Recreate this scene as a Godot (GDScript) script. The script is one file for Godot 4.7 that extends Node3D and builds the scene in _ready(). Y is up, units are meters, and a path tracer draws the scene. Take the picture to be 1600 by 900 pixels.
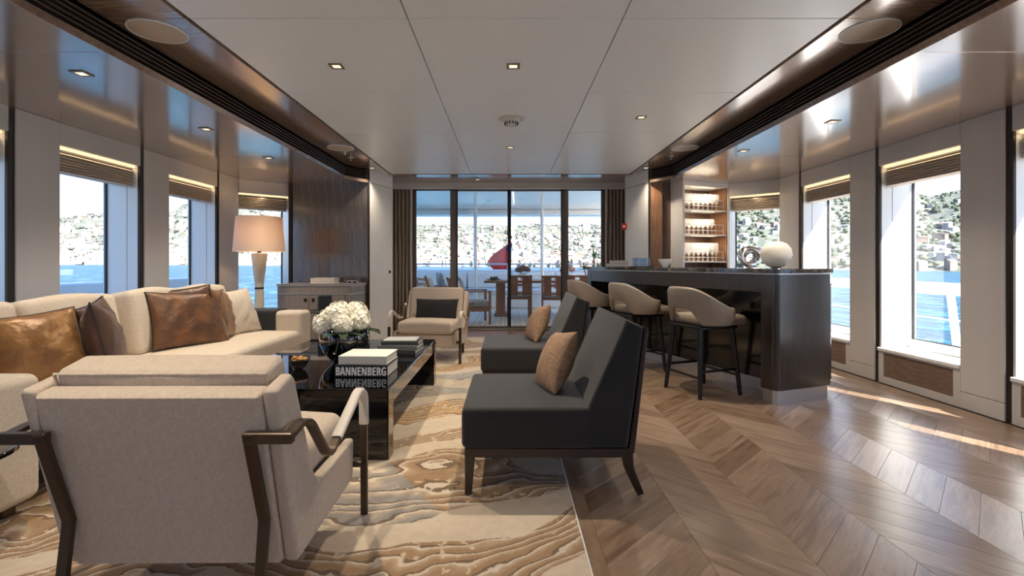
extends Node3D
# Saloon of a yacht. x to the right, y up, depth d = -z (metres). P(x, y, d) places a point.
const EYE := 1.12
const LENS := 760.0
const WALL_L := -3.48
const WALL_R := 3.52
const SOFFIT := 2.22
const CEIL := 2.403
var names := {}
var M := {}


func _ready():
	# ---- camera, sky, sun, exposure ----
	var cam = Camera3D.new()
	cam.name = "camera"
	add_child(cam)
	cam.position = Vector3(0, EYE, 0)
	cam.projection = Camera3D.PROJECTION_FRUSTUM
	cam.near = 0.05
	cam.far = 6000.0
	cam.size = 0.05 * 900.0 / LENS
	cam.frustum_offset = Vector2(0.05 * 7.0 / LENS, -0.05 * 38.0 / LENS)
	cam.current = true
	var env = Environment.new()
	env.background_mode = Environment.BG_SKY
	env.tonemap_mode = Environment.TONE_MAPPER_LINEAR
	env.tonemap_exposure = 1.74
	env.sdfgi_enabled = true
	env.ssao_enabled = true
	env.ssil_enabled = true
	var sm = ProceduralSkyMaterial.new()
	sm.sky_top_color = Color(0.2, 0.57, 0.9)
	sm.sky_horizon_color = Color(0.86, 0.91, 0.98)
	sm.sky_curve = 0.26
	sm.ground_bottom_color = Color(0.3, 0.42, 0.52)
	sm.ground_horizon_color = Color(0.6, 0.7, 0.78)
	sm.sky_energy_multiplier = 1.0
	sm.sun_angle_max = 1.0
	var sky = Sky.new()
	sky.sky_material = sm
	env.sky = sky
	env.background_energy_multiplier = 1.35
	var we = WorldEnvironment.new()
	we.name = "environment"
	we.environment = env
	add_child(we)
	var sun = DirectionalLight3D.new()
	sun.name = "sun"
	sun.light_energy = 5.2
	sun.light_color = Color(1.0, 0.98, 0.95)
	sun.light_angular_distance = 0.55
	sun.shadow_enabled = true
	add_child(sun)
	sun.look_at_from_position(Vector3(0.39, 0.643, 0.66), Vector3.ZERO)
	# ---- the place ----
	materials()
	build_floor()
	build_ceiling()
	build_side_walls()
	build_aft_walls()
	build_doors()
	build_outside()
	build_rug()
	build_sofa()
	build_armchairs()
	build_slipper_chairs()
	build_coffee_table()
	build_bar()
	build_glass_cabinet()
	build_credenza_corner()
	build_aft_deck()
	build_fixtures()
	build_outer_world()


func P(x, y, d):
	return Vector3(x, y, -d)


# ------------------------------------------------------------------ mesh collector
class MB:
	var v := PackedVector3Array()
	var uv := PackedVector2Array()
	var xf := Transform3D()
	var shell := 0
	var has_uv := false

	func tri(a, b, c):
		v.append(xf * a)
		v.append(xf * b)
		v.append(xf * c)

	func quad(a, b, c, d):
		tri(a, b, c)
		tri(a, c, d)

	func close():
		# turn the triangles added since the last call so that they face outwards
		var mid := Vector3.ZERO
		var count := v.size() - shell
		if count == 0:
			return
		for i in range(shell, v.size()):
			mid += v[i]
		mid /= float(count)
		var vol := 0.0
		for i in range(shell, v.size(), 3):
			vol += (v[i] - mid).dot((v[i + 1] - mid).cross(v[i + 2] - mid))
		if vol > 0.0:
			for i in range(shell, v.size(), 3):
				var t := v[i + 1]
				v[i + 1] = v[i + 2]
				v[i + 2] = t
				if has_uv:
					var s := uv[i + 1]
					uv[i + 1] = uv[i + 2]
					uv[i + 2] = s
		shell = v.size()

	func mesh(limit := 40.0) -> ArrayMesh:
		close()
		var n := PackedVector3Array()
		n.resize(v.size())
		var fn := PackedVector3Array()
		fn.resize(v.size() / 3)
		for i in range(0, v.size(), 3):
			var f := (v[i + 2] - v[i]).cross(v[i + 1] - v[i])
			fn[i / 3] = f
			n[i] = f.normalized()
			n[i + 1] = n[i]
			n[i + 2] = n[i]
		if limit > 0.0:
			var least := cos(deg_to_rad(limit))
			var at := {}
			for i in v.size():
				var k := Vector3i(roundi(v[i].x * 5000.0), roundi(v[i].y * 5000.0), roundi(v[i].z * 5000.0))
				if at.has(k):
					at[k].append(i / 3)
				else:
					at[k] = [i / 3]
			for i in v.size():
				var k := Vector3i(roundi(v[i].x * 5000.0), roundi(v[i].y * 5000.0), roundi(v[i].z * 5000.0))
				var own := fn[i / 3].normalized()
				var sum := Vector3.ZERO
				for t in at[k]:
					var f: Vector3 = fn[t]
					if f.normalized().dot(own) >= least:
						sum += f
				n[i] = sum.normalized() if sum.length_squared() > 0.0 else own
		var arr := []
		arr.resize(Mesh.ARRAY_MAX)
		arr[Mesh.ARRAY_VERTEX] = v
		arr[Mesh.ARRAY_NORMAL] = n
		if has_uv:
			arr[Mesh.ARRAY_TEX_UV] = uv
		var m := ArrayMesh.new()
		m.add_surface_from_arrays(Mesh.PRIMITIVE_TRIANGLES, arr)
		return m

	# box with chamfered edges between two corners
	func box(lo: Vector3, hi: Vector3, b := 0.003):
		var c := (lo + hi) * 0.5
		var h := ((hi - lo) * 0.5).abs()
		b = minf(b, minf(h.x, minf(h.y, h.z)) * 0.9)
		if b <= 0.0:
			for a in 3:
				for s in [-1.0, 1.0]:
					var q := []
					for e in [[-1, -1], [1, -1], [1, 1], [-1, 1]]:
						var p := Vector3.ZERO
						p[a] = s * h[a]
						p[(a + 1) % 3] = e[0] * h[(a + 1) % 3] * s
						p[(a + 2) % 3] = e[1] * h[(a + 2) % 3]
						q.append(c + p)
					quad(q[0], q[1], q[2], q[3])
			close()
			return self
		for a in 3:
			var i := (a + 1) % 3
			var j := (a + 2) % 3
			for s in [-1.0, 1.0]:
				var q := []
				for e in [[-1, -1], [1, -1], [1, 1], [-1, 1]]:
					var p := Vector3.ZERO
					p[a] = s * h[a]
					p[i] = e[0] * (h[i] - b) * s
					p[j] = e[1] * (h[j] - b)
					q.append(c + p)
				quad(q[0], q[1], q[2], q[3])
			for s in [-1.0, 1.0]:
				for t in [-1.0, 1.0]:
					# edge along axis a between face i (sign s) and face j (sign t)
					var e0 := Vector3.ZERO
					e0[i] = s * h[i]
					e0[j] = t * (h[j] - b)
					var e1 := Vector3.ZERO
					e1[i] = s * (h[i] - b)
					e1[j] = t * h[j]
					var da := Vector3.ZERO
					da[a] = h[a] - b
					if s * t > 0:
						quad(c + e0 - da, c + e1 - da, c + e1 + da, c + e0 + da)
					else:
						quad(c + e0 + da, c + e1 + da, c + e1 - da, c + e0 - da)
		for sx in [-1.0, 1.0]:
			for sy in [-1.0, 1.0]:
				for sz in [-1.0, 1.0]:
					var x := c + Vector3(sx * h.x, sy * (h.y - b), sz * (h.z - b))
					var y := c + Vector3(sx * (h.x - b), sy * h.y, sz * (h.z - b))
					var z := c + Vector3(sx * (h.x - b), sy * (h.y - b), sz * h.z)
					if sx * sy * sz > 0:
						tri(x, y, z)
					else:
						tri(x, z, y)
		close()
		return self

	func rlist(h, r, k, inner):
		var out := []
		for i in range(k, 0, -1):
			out.append(-(h - r) - r * tan(PI / 4 * i / k))
		for i in inner + 1:
			out.append(lerpf(-(h - r), h - r, float(i) / inner))
		for i in range(1, k + 1):
			out.append((h - r) + r * tan(PI / 4 * i / k))
		return out

	# rounded block; warp (optional) bends each point
	func rbox(size: Vector3, c: Vector3, r: float, k := 3, inner := 1, warp = null):
		var h := size * 0.5
		r = minf(r, minf(h.x, minf(h.y, h.z)) * 0.98)
		for a in 3:
			var i := (a + 1) % 3
			var j := (a + 2) % 3
			var li = rlist(h[i], r, k, inner)
			var lj = rlist(h[j], r, k, inner)
			for s in [-1.0, 1.0]:
				var g := []
				for x in li:
					var row := []
					for y in lj:
						var p := Vector3.ZERO
						p[a] = s * h[a]
						p[i] = x
						p[j] = y
						var q := Vector3(clampf(p.x, -(h.x - r), h.x - r), clampf(p.y, -(h.y - r), h.y - r), clampf(p.z, -(h.z - r), h.z - r))
						var w := q + (p - q).normalized() * r
						if warp != null:
							w = warp.call(w)
						row.append(c + w)
					g.append(row)
				for m in g.size() - 1:
					for n in g[0].size() - 1:
						if s > 0:
							quad(g[m][n], g[m + 1][n], g[m + 1][n + 1], g[m][n + 1])
						else:
							quad(g[m][n], g[m][n + 1], g[m + 1][n + 1], g[m + 1][n])
		close()
		return self

	func rings(rows, closed_path := false, cap := true):
		var m: int = rows.size()
		var k: int = rows[0].size()
		for i in m if closed_path else m - 1:
			var a = rows[i]
			var b = rows[(i + 1) % m]
			for j in k:
				var j2 := (j + 1) % k
				quad(a[j], a[j2], b[j2], b[j])
		if cap and not closed_path:
			for e in [0, m - 1]:
				var mid := Vector3.ZERO
				for p in rows[e]:
					mid += p
				mid /= float(k)
				for j in k:
					if e == 0:
						tri(mid, rows[e][(j + 1) % k], rows[e][j])
					else:
						tri(mid, rows[e][j], rows[e][(j + 1) % k])
		close()
		return self

	# sweep: profile points (x along side, y along up) carried along a path; fat scales each station
	func sweep(path, prof, up := Vector3.UP, closed_path := false, fat := []):
		var rows := []
		var m: int = path.size()
		for i in m:
			var t: Vector3
			if closed_path:
				t = path[(i + 1) % m] - path[(i - 1 + m) % m]
			elif i == 0:
				t = path[1] - path[0]
			elif i == m - 1:
				t = path[i] - path[i - 1]
			else:
				t = (path[i + 1] - path[i]).normalized() + (path[i] - path[i - 1]).normalized()
			t = t.normalized()
			var side := t.cross(up)
			if side.length() < 0.01:
				side = t.cross(Vector3(0.3, 0.1, 1))
			side = side.normalized()
			var u := side.cross(t).normalized()
			var s: float = fat[i] if fat.size() else 1.0
			var row := []
			for q in prof:
				row.append(path[i] + side * q.x * s + u * q.y * s)
			rows.append(row)
		return rings(rows, closed_path)

	func lathe(prof, seg := 24, c := Vector3.ZERO):
		var rows := []
		for q in prof:
			var row := []
			for j in seg:
				var a := TAU * j / seg
				row.append(c + Vector3(q.x * cos(a), q.y, q.x * sin(a)))
			rows.append(row)
		return rings(rows, false, false)

	# outline (Vector2) pushed from t0 to t1; "y": up (x, z), "z": (x, y) along z, "x": (z, y) along x
	func prism(poly, t0: float, t1: float, axis := "z", b := 0.0, k := 1):
		var n: int = poly.size()
		var area := 0.0
		for i in n:
			area += poly[i].cross(poly[(i + 1) % n])
		var turn := 1.0 if area > 0 else -1.0
		var rows := []
		var steps := []
		if b > 0.0:
			for i in k + 1:
				var th := PI / 2 * i / k
				steps.append([b * (1.0 - sin(th)), minf(t0, t1) + b * (1.0 - cos(th))])
			for i in k + 1:
				var th := PI / 2 * (k - i) / k
				steps.append([b * (1.0 - sin(th)), maxf(t0, t1) - b * (1.0 - cos(th))])
		else:
			steps = [[0.0, t0], [0.0, t1]]
		for s in steps:
			var row := []
			for i in n:
				var e0: Vector2 = (poly[i] - poly[(i - 1 + n) % n]).normalized()
				var e1: Vector2 = (poly[(i + 1) % n] - poly[i]).normalized()
				var n0 := Vector2(-e0.y, e0.x) * turn
				var n1 := Vector2(-e1.y, e1.x) * turn
				var mv := (n0 + n1)
				mv = mv / maxf(0.35, mv.dot(n0)) if mv.length() > 0.01 else n0
				var q: Vector2 = poly[i] + mv * s[0]
				row.append(Vector3(q.x, s[1], q.y) if axis == "y" else Vector3(q.x, q.y, s[1]) if axis == "z" else Vector3(s[1], q.y, q.x))
			rows.append(row)
		for i in rows.size() - 1:
			for j in n:
				quad(rows[i][j], rows[i][(j + 1) % n], rows[i + 1][(j + 1) % n], rows[i + 1][j])
		var flat := PackedVector2Array(poly)
		var ids := Geometry2D.triangulate_polygon(flat)
		# caps: same turning sense as the sides
		for i in range(0, ids.size(), 3):
			var a := ids[i]
			var bb := ids[i + 1]
			var c := ids[i + 2]
			var ar := (flat[bb] - flat[a]).cross(flat[c] - flat[a])
			if ar * turn < 0:
				var t := bb
				bb = c
				c = t
			tri(rows[0][a], rows[0][c], rows[0][bb])
			var l := rows.size() - 1
			tri(rows[l][a], rows[l][bb], rows[l][c])
		close()
		return self

	# stuffed square cushion lying in x-y, thickness along z
	func pillow(w: float, h: float, t: float, pinch := 0.05, seed_ := 1, crease := 0.008, n := 14):
		var noise := FastNoiseLite.new()
		noise.seed = seed_
		noise.frequency = 3.2
		var g := [[], []]
		for side in 2:
			for i in n + 1:
				var row := []
				for j in n + 1:
					var a := sin(PI / 2 * (2.0 * i / n - 1.0))
					var b := sin(PI / 2 * (2.0 * j / n - 1.0))
					var x := a * w * 0.5 * (1.0 - pinch * (1.0 - b * b))
					var y := b * h * 0.5 * (1.0 - pinch * (1.0 - a * a))
					var f := pow(maxf(0.0, (1.0 - a * a) * (1.0 - b * b)), 0.42)
					var z := t * 0.5 * f + crease * f * noise.get_noise_2d(x * 4.0 + 7.0 * side, y * 2.0)
					row.append(Vector3(x, y, z if side == 0 else -z))
				g[side].append(row)
			for i in n:
				for j in n:
					var q = g[side]
					if side == 0:
						quad(q[i][j], q[i + 1][j], q[i + 1][j + 1], q[i][j + 1])
					else:
						quad(q[i][j], q[i][j + 1], q[i + 1][j + 1], q[i + 1][j])
		close()
		return self

	func ball(c: Vector3, r: Vector3, nu := 12, nv := 8):
		var rows := []
		for i in nv + 1:
			var th := PI * i / nv
			var row := []
			for j in nu:
				var a := TAU * j / nu
				row.append(c + Vector3(r.x * sin(th) * cos(a), r.y * cos(th), r.z * sin(th) * sin(a)))
			rows.append(row)
		return rings(rows, false, false)


func mb(at := Transform3D()) -> MB:
	var m = MB.new()
	m.xf = at
	return m


func circle(r: float, k: int) -> Array:
	var out = []
	for i in k:
		out.append(Vector2(r * cos(TAU * i / k), r * sin(TAU * i / k)))
	return out


func bar_profile(w: float, h: float, c := 0.002) -> Array:
	var x = w / 2
	var y = h / 2
	return [Vector2(x - c, -y), Vector2(x, -y + c), Vector2(x, y - c), Vector2(x - c, y), Vector2(-x + c, y), Vector2(-x, y - c), Vector2(-x, -y + c), Vector2(-x + c, -y)]


# rounded corners for a path
func soft_path(pts: Array, r: float, k := 4) -> Array:
	var out = [pts[0]]
	for i in range(1, pts.size() - 1):
		var a: Vector3 = pts[i - 1]
		var b: Vector3 = pts[i]
		var c: Vector3 = pts[i + 1]
		var q = minf(r, minf((a - b).length(), (c - b).length()) * 0.45)
		var s = b + (a - b).normalized() * q
		var e = b + (c - b).normalized() * q
		for j in k + 1:
			var t = float(j) / k
			out.append(s.lerp(b, t).lerp(b.lerp(e, t), t))
	out.append(pts[-1])
	return out


# ------------------------------------------------------------------ nodes
func numbered(called: String) -> String:
	var c = names.get(called, 0)
	names[called] = c + 1
	return called if c == 0 else "%s_%03d" % [called, c]


func thing(called, label, category, at = Vector3.ZERO, turn = 0.0, group = "") -> Node3D:
	var o = Node3D.new()
	o.name = numbered(called)
	add_child(o)
	o.position = at
	o.rotation.y = turn
	o.set_meta("label", label)
	o.set_meta("category", category)
	if group != "":
		o.set_meta("group", group)
	return o


func shell(called, at = Vector3.ZERO) -> Node3D:
	var o = Node3D.new()
	o.name = numbered(called)
	add_child(o)
	o.position = at
	o.set_meta("kind", "structure")
	return o


func part(parent, called, m: MB, mat, limit = 40.0, label = "") -> MeshInstance3D:
	var o = MeshInstance3D.new()
	o.name = called
	o.mesh = m.mesh(limit)
	o.material_override = null
	o.mesh.surface_set_material(0, mat)
	parent.add_child(o, true)
	if label != "":
		o.set_meta("label", label)
	return o


func share(parent, called, mesh, mat, at: Transform3D) -> MeshInstance3D:
	var o = MeshInstance3D.new()
	o.name = called
	o.mesh = mesh
	o.set_surface_override_material(0, mat)
	o.transform = at
	parent.add_child(o, true)
	return o


func copy(o: Node3D, at: Vector3, turn: float, label := "", group := "") -> Node3D:
	var base = o.get_meta("base_name") if o.has_meta("base_name") else String(o.name)
	var c = o.duplicate()
	c.name = numbered(base)
	add_child(c)
	c.position = at
	c.rotation.y = turn
	if label != "":
		c.set_meta("label", label)
	if group != "":
		c.set_meta("group", group)
	return c


func lamp_area(parent, at: Vector3, towards: Vector3, size: Vector2, energy: float, col: Color):
	var l = AreaLight3D.new()
	l.name = "glow"
	l.area_size = size
	l.light_energy = energy
	l.light_color = col
	l.shadow_enabled = true
	l.set("area_range", 20.0)
	parent.add_child(l, true)
	var up = Vector3.UP if absf(towards.normalized().y) < 0.9 else Vector3.FORWARD
	l.transform = Transform3D(Basis.looking_at(towards, up), at)


# ------------------------------------------------------------------ materials
func c8(r, g, b) -> Color:
	return Color(r / 255.0, g / 255.0, b / 255.0)


func noise_tex(seed_, freq, cols, offs, size = 512, kind = FastNoiseLite.TYPE_SIMPLEX_SMOOTH, oct = 4, warp = 0.0):
	var n = FastNoiseLite.new()
	n.seed = seed_
	n.frequency = freq
	n.noise_type = kind
	n.fractal_octaves = oct
	if warp > 0.0:
		n.domain_warp_enabled = true
		n.domain_warp_amplitude = warp
		n.domain_warp_frequency = freq * 0.7
	var t = NoiseTexture2D.new()
	t.width = size
	t.height = size
	t.seamless = true
	t.noise = n
	if cols.size():
		var g = Gradient.new()
		g.offsets = PackedFloat32Array(offs)
		g.colors = PackedColorArray(cols)
		t.color_ramp = g
	return t


func bump_tex(seed_, freq, size = 256, kind = FastNoiseLite.TYPE_SIMPLEX_SMOOTH, oct = 3):
	return noise_tex(seed_, freq, [], [], size, kind, oct)


func mat(key, col, rough = 0.6, metal = 0.0, extra = {}) -> StandardMaterial3D:
	var m = StandardMaterial3D.new()
	m.resource_name = key
	m.albedo_color = col
	m.roughness = rough
	m.metallic = metal
	for k in extra:
		m.set(k, extra[k])
	M[key] = m
	return m


func grained(key, a: Color, b: Color, c: Color, rough, scale: Vector3, seed_, extra = {}):
	var m = mat(key, Color.WHITE, rough)
	m.albedo_texture = noise_tex(seed_, 0.012, [a, b, c], [0.25, 0.5, 0.75], 512, FastNoiseLite.TYPE_SIMPLEX_SMOOTH, 5)
	m.uv1_triplanar = true
	m.uv1_world_triplanar = true
	m.uv1_scale = scale
	for k in extra:
		m.set(k, extra[k])
	return m


func cloth(key, a: Color, b: Color, rough, bump, extra = {}):
	var m = mat(key, Color.WHITE, rough)
	m.albedo_texture = cloth_tone(a, b)
	m.heightmap_enabled = true
	m.heightmap_texture = M["_weave"]
	m.heightmap_scale = bump
	m.uv1_triplanar = true
	m.uv1_scale = Vector3(6, 6, 6)
	for k in extra:
		m.set(k, extra[k])
	return m


var tone_seed := 100


func cloth_tone(a, b):
	tone_seed += 1
	return noise_tex(tone_seed, 0.09, [a, b], [0.3, 0.7], 256, FastNoiseLite.TYPE_VALUE, 3)


func materials():
	M["_weave"] = bump_tex(5, 0.35, 256, FastNoiseLite.TYPE_VALUE, 2)
	# shell
	grained("pillar", c8(197, 193, 191), c8(206, 202, 200), c8(213, 209, 207), 0.42, Vector3(0.5, 45.0, 0.5), 11)
	grained("panel", c8(232, 228, 223), c8(236, 232, 228), c8(239, 236, 232), 0.4, Vector3(4.0, 0.6, 4.0), 12)
	grained("soffit", c8(146, 124, 108), c8(157, 134, 118), c8(166, 143, 127), 0.2, Vector3(0.5, 4.0, 5.0), 13, {"clearcoat_enabled": true, "clearcoat": 1.0, "clearcoat_roughness": 0.12, "metallic": 0.35, "metallic_specular": 0.7})
	grained("dark_wood", c8(98, 92, 89), c8(110, 104, 101), c8(122, 116, 112), 0.26, Vector3(9.0, 0.35, 9.0), 14, {"clearcoat_enabled": true, "clearcoat": 1.0, "clearcoat_roughness": 0.14, "metallic": 0.55, "metallic_specular": 0.7})
	grained("bar_wood", c8(27, 23, 22), c8(37, 31, 29), c8(47, 40, 37), 0.3, Vector3(10.0, 0.4, 10.0), 15, {"clearcoat_enabled": true, "clearcoat": 0.8, "clearcoat_roughness": 0.2})
	grained("credenza_wood", c8(134, 125, 119), c8(148, 138, 132), c8(160, 150, 144), 0.35, Vector3(14.0, 0.5, 14.0), 16, {"clearcoat_enabled": true, "clearcoat": 0.4, "clearcoat_roughness": 0.2})
	grained("tan_wood", c8(120, 86, 62), c8(138, 100, 74), c8(152, 114, 86), 0.4, Vector3(8.0, 0.5, 8.0), 17)
	grained("niche_wood", c8(92, 70, 58), c8(104, 80, 67), c8(114, 90, 76), 0.4, Vector3(8.0, 0.5, 8.0), 18)
	grained("grille_wood", c8(112, 92, 78), c8(126, 105, 90), c8(138, 117, 101), 0.45, Vector3(1.0, 12.0, 1.0), 19)
	mat("ceiling_white", c8(231, 235, 239), 0.34, 0.0, {"metallic_specular": 0.6})
	mat("white_gloss", c8(236, 236, 234), 0.35)
	mat("white_paint", c8(240, 241, 241), 0.3, 0.0, {"clearcoat_enabled": true, "clearcoat": 0.6, "clearcoat_roughness": 0.1})
	mat("gap_black", c8(16, 14, 13), 0.7)
	mat("slat_brown", c8(84, 70, 62), 0.45)
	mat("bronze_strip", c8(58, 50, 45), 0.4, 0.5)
	mat("glass_frame", c8(30, 31, 33), 0.4)
	mat("pane", Color(1, 1, 1, 0.03), 0.02, 0.0, {"transparency": BaseMaterial3D.TRANSPARENCY_ALPHA})
	mat("led", Color(1, 0.9, 0.75), 0.5, 0.0, {"emission_enabled": true, "emission": Color(1.0, 0.87, 0.68), "emission_energy_multiplier": 0.7})
	mat("blind", c8(212, 200, 187), 0.85)
	cloth("curtain", c8(190, 174, 158), c8(206, 190, 174), 0.85, 0.15)
	mat("steel", c8(200, 201, 203), 0.4, 0.9)
	mat("chrome", c8(225, 225, 228), 0.06, 1.0)
	mat("door_stile", c8(128, 116, 106), 0.35, 0.3)
	# floor
	for i in 8:
		var t = [0.0, -10.0, 8.0, -4.0, 4.0, 12.0, -14.0, 2.0][i]
		var q = mat("oak%d" % i, Color.WHITE, 0.3, 0.0, {"metallic_specular": 0.66, "clearcoat_enabled": true, "clearcoat": 0.3, "clearcoat_roughness": 0.3})
		q.albedo_texture = noise_tex(31 + i % 3, 0.011, [c8(112 + t, 90 + t, 71 + t), c8(132 + t, 109 + t, 89 + t), c8(138 + t, 115 + t, 95 + t), c8(122 + t, 100 + t, 81 + t), c8(144 + t, 121 + t, 101 + t)], [0.2, 0.36, 0.5, 0.56, 0.74], 512, FastNoiseLite.TYPE_SIMPLEX_SMOOTH, 5, 18.0)
		q.uv1_triplanar = true
		q.uv1_scale = Vector3(0.3, 3.2, 3.2)
		q.uv1_offset = Vector3(0.137 * i, 0.31 * i, 0.23 * i)
		q.anisotropy_enabled = true
		q.anisotropy = -0.6
	grained("oak_field", c8(124, 102, 83), c8(132, 109, 89), c8(140, 117, 97), 0.3, Vector3(3.0, 3.0, 0.6), 39)
	# furniture cloth
	cloth("chair_linen", c8(196, 180, 163), c8(208, 193, 176), 0.85, 0.25, {"rim_enabled": true, "rim": 0.15})
	cloth("chair_side", c8(205, 199, 190), c8(216, 211, 203), 0.6, 0.1)
	cloth("sofa_linen", c8(216, 203, 186), c8(228, 216, 200), 0.9, 0.25, {"rim_enabled": true, "rim": 0.15})
	cloth("ink_velvet", c8(11, 12, 14), c8(16, 17, 20), 0.75, 0.1, {"rim_enabled": true, "rim": 0.45})
	cloth("tan_weave", c8(138, 108, 82), c8(170, 138, 110), 0.8, 0.3)
	cloth("charcoal_wool", c8(38, 40, 45), c8(50, 52, 58), 0.9, 0.3, {"rim_enabled": true, "rim": 0.3})
	cloth("black_linen", c8(22, 22, 24), c8(30, 30, 33), 0.85, 0.25)
	cloth("mole_leather", c8(134, 122, 111), c8(146, 134, 122), 0.45, 0.08)
	for e in [["leather_gold", c8(146, 104, 56), c8(126, 86, 44), c8(160, 118, 68)], ["leather_brown", c8(92, 64, 48), c8(80, 56, 43), c8(106, 72, 50)], ["leather_copper", c8(112, 77, 52), c8(98, 68, 49), c8(134, 88, 52)]]:
		var q = mat(e[0], Color.WHITE, 0.4, 0.15, {"rim_enabled": true, "rim": 0.3})
		q.albedo_texture = noise_tex(61, 0.012, [e[2], e[1], e[3]], [0.3, 0.5, 0.75], 256, FastNoiseLite.TYPE_SIMPLEX_SMOOTH, 5)
		q.uv1_triplanar = true
		q.uv1_scale = Vector3(1.6, 1.6, 1.6)
		q.heightmap_enabled = true
		q.heightmap_texture = noise_tex(62, 0.03, [], [], 256, FastNoiseLite.TYPE_SIMPLEX_SMOOTH, 4)
		q.heightmap_scale = 0.5
	mat("piping", c8(52, 34, 24), 0.5)
	mat("bronze", c8(92, 80, 70), 0.34, 0.85)
	mat("cream_leather", c8(214, 206, 195), 0.45)
	mat("dark_timber", c8(38, 24, 18), 0.35, 0.0, {"clearcoat_enabled": true, "clearcoat": 0.4, "clearcoat_roughness": 0.2})
	mat("black_stool", c8(14, 15, 17), 0.35)
	mat("black_lacquer", c8(7, 7, 9), 0.05, 0.0, {"clearcoat_enabled": true, "clearcoat": 0.3, "clearcoat_roughness": 0.02, "metallic_specular": 0.5})
	mat("black_panel", c8(8, 8, 9), 0.12, 0.0, {"clearcoat_enabled": true, "clearcoat": 0.2, "clearcoat_roughness": 0.06})
	mat("smoked_mirror", c8(120, 112, 104), 0.05, 0.95)
	var st = mat("bar_stone", Color.WHITE, 0.12, 0.0, {"clearcoat_enabled": true, "clearcoat": 1.0, "clearcoat_roughness": 0.05})
	st.albedo_texture = noise_tex(71, 0.03, [c8(40, 38, 38), c8(66, 63, 61), c8(110, 106, 101)], [0.3, 0.55, 0.8], 256)
	st.uv1_triplanar = true
	st.uv1_scale = Vector3(2, 2, 2)
	mat("paper_white", c8(222, 218, 211), 0.6)
	mat("page_white", c8(206, 202, 194), 0.75)
	mat("book_black", c8(12, 12, 13), 0.4)
	mat("book_grey", c8(92, 96, 98), 0.5)
	mat("book_slate", c8(46, 50, 52), 0.5)
	mat("book_pale", c8(186, 190, 190), 0.5)
	mat("print_white", c8(246, 246, 244), 0.6)
	mat("black_glass", c8(4, 5, 8), 0.03, 0.0, {"clearcoat_enabled": true, "clearcoat": 1.0, "clearcoat_roughness": 0.02, "metallic_specular": 0.8})
	mat("petal", c8(240, 236, 222), 0.7, 0.0, {"backlight_enabled": true, "backlight": Color(0.3, 0.3, 0.26)})
	mat("leaf", c8(40, 62, 34), 0.5, 0.0, {"backlight_enabled": true, "backlight": Color(0.12, 0.2, 0.06)})
	mat("brass", c8(186, 138, 74), 0.2, 1.0)
	mat("smoke_metal", c8(96, 88, 78), 0.12, 1.0)
	mat("amber", c8(204, 154, 94), 0.3, 0.3)
	mat("shade", c8(232, 222, 210), 0.9, 0.0, {"backlight_enabled": true, "backlight": Color(0.75, 0.66, 0.55)})
	mat("bulb", Color(1, 0.9, 0.7), 0.5, 0.0, {"emission_enabled": true, "emission": Color(1.0, 0.8, 0.55), "emission_energy_multiplier": 4.0})
	mat("parchment", c8(222, 212, 192), 0.35, 0.0, {"clearcoat_enabled": true, "clearcoat": 0.5, "clearcoat_roughness": 0.15})
	mat("stone_vase", c8(226, 223, 215), 0.55)
	mat("porcelain", c8(232, 232, 230), 0.3)
	mat("clear_glass", Color(0.97, 0.98, 1.0, 0.24), 0.03, 0.0, {"transparency": BaseMaterial3D.TRANSPARENCY_ALPHA, "metallic_specular": 0.7})
	mat("blue_glass", Color(0.3, 0.58, 0.82, 0.3), 0.05, 0.0, {"transparency": BaseMaterial3D.TRANSPARENCY_ALPHA})
	mat("lens", Color(1, 0.95, 0.85), 0.4, 0.0, {"emission_enabled": true, "emission": Color(1.0, 0.9, 0.75), "emission_energy_multiplier": 0.8})
	mat("bezel", c8(150, 132, 112), 0.3, 0.8)
	mat("detector", c8(205, 203, 199), 0.5)
	mat("speaker_cover", c8(186, 174, 162), 0.75)
	# outside
	mat("teak", c8(140, 94, 68), 0.6)
	mat("outdoor_cushion", c8(228, 228, 226), 0.9)
	mat("outdoor_grey", c8(150, 158, 162), 0.9)
	mat("flag_red", c8(214, 28, 40), 0.8, 0.0, {"backlight_enabled": true, "backlight": Color(0.5, 0.05, 0.06)})
	mat("flag_blue", c8(28, 42, 110), 0.8)
	mat("rose", c8(206, 176, 172), 0.8)
	mat("mauve", c8(132, 106, 104), 0.8)
	mat("palm", c8(70, 104, 52), 0.55, 0.0, {"backlight_enabled": true, "backlight": Color(0.2, 0.3, 0.08)})
	mat("dark_plate", c8(40, 42, 46), 0.3)
	var deck = mat("deck", Color.WHITE, 0.6)
	deck.albedo_texture = deck_image()
	deck.uv1_triplanar = true
	deck.uv1_world_triplanar = true
	deck.uv1_scale = Vector3(2.6, 2.6, 2.6)


func deck_image():
	var im = Image.create(256, 256, false, Image.FORMAT_RGB8)
	im.fill(c8(214, 204, 190))
	for i in 7:
		var t = [0, 8, -7, 4, -10, 10, -3][i]
		im.fill_rect(Rect2i(i * 37, 0, 34, 256), c8(216 + t, 206 + t, 192 + t))
		im.fill_rect(Rect2i(i * 37 + 33, 0, 4, 256), c8(110, 104, 98))
	return ImageTexture.create_from_image(im)


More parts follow.
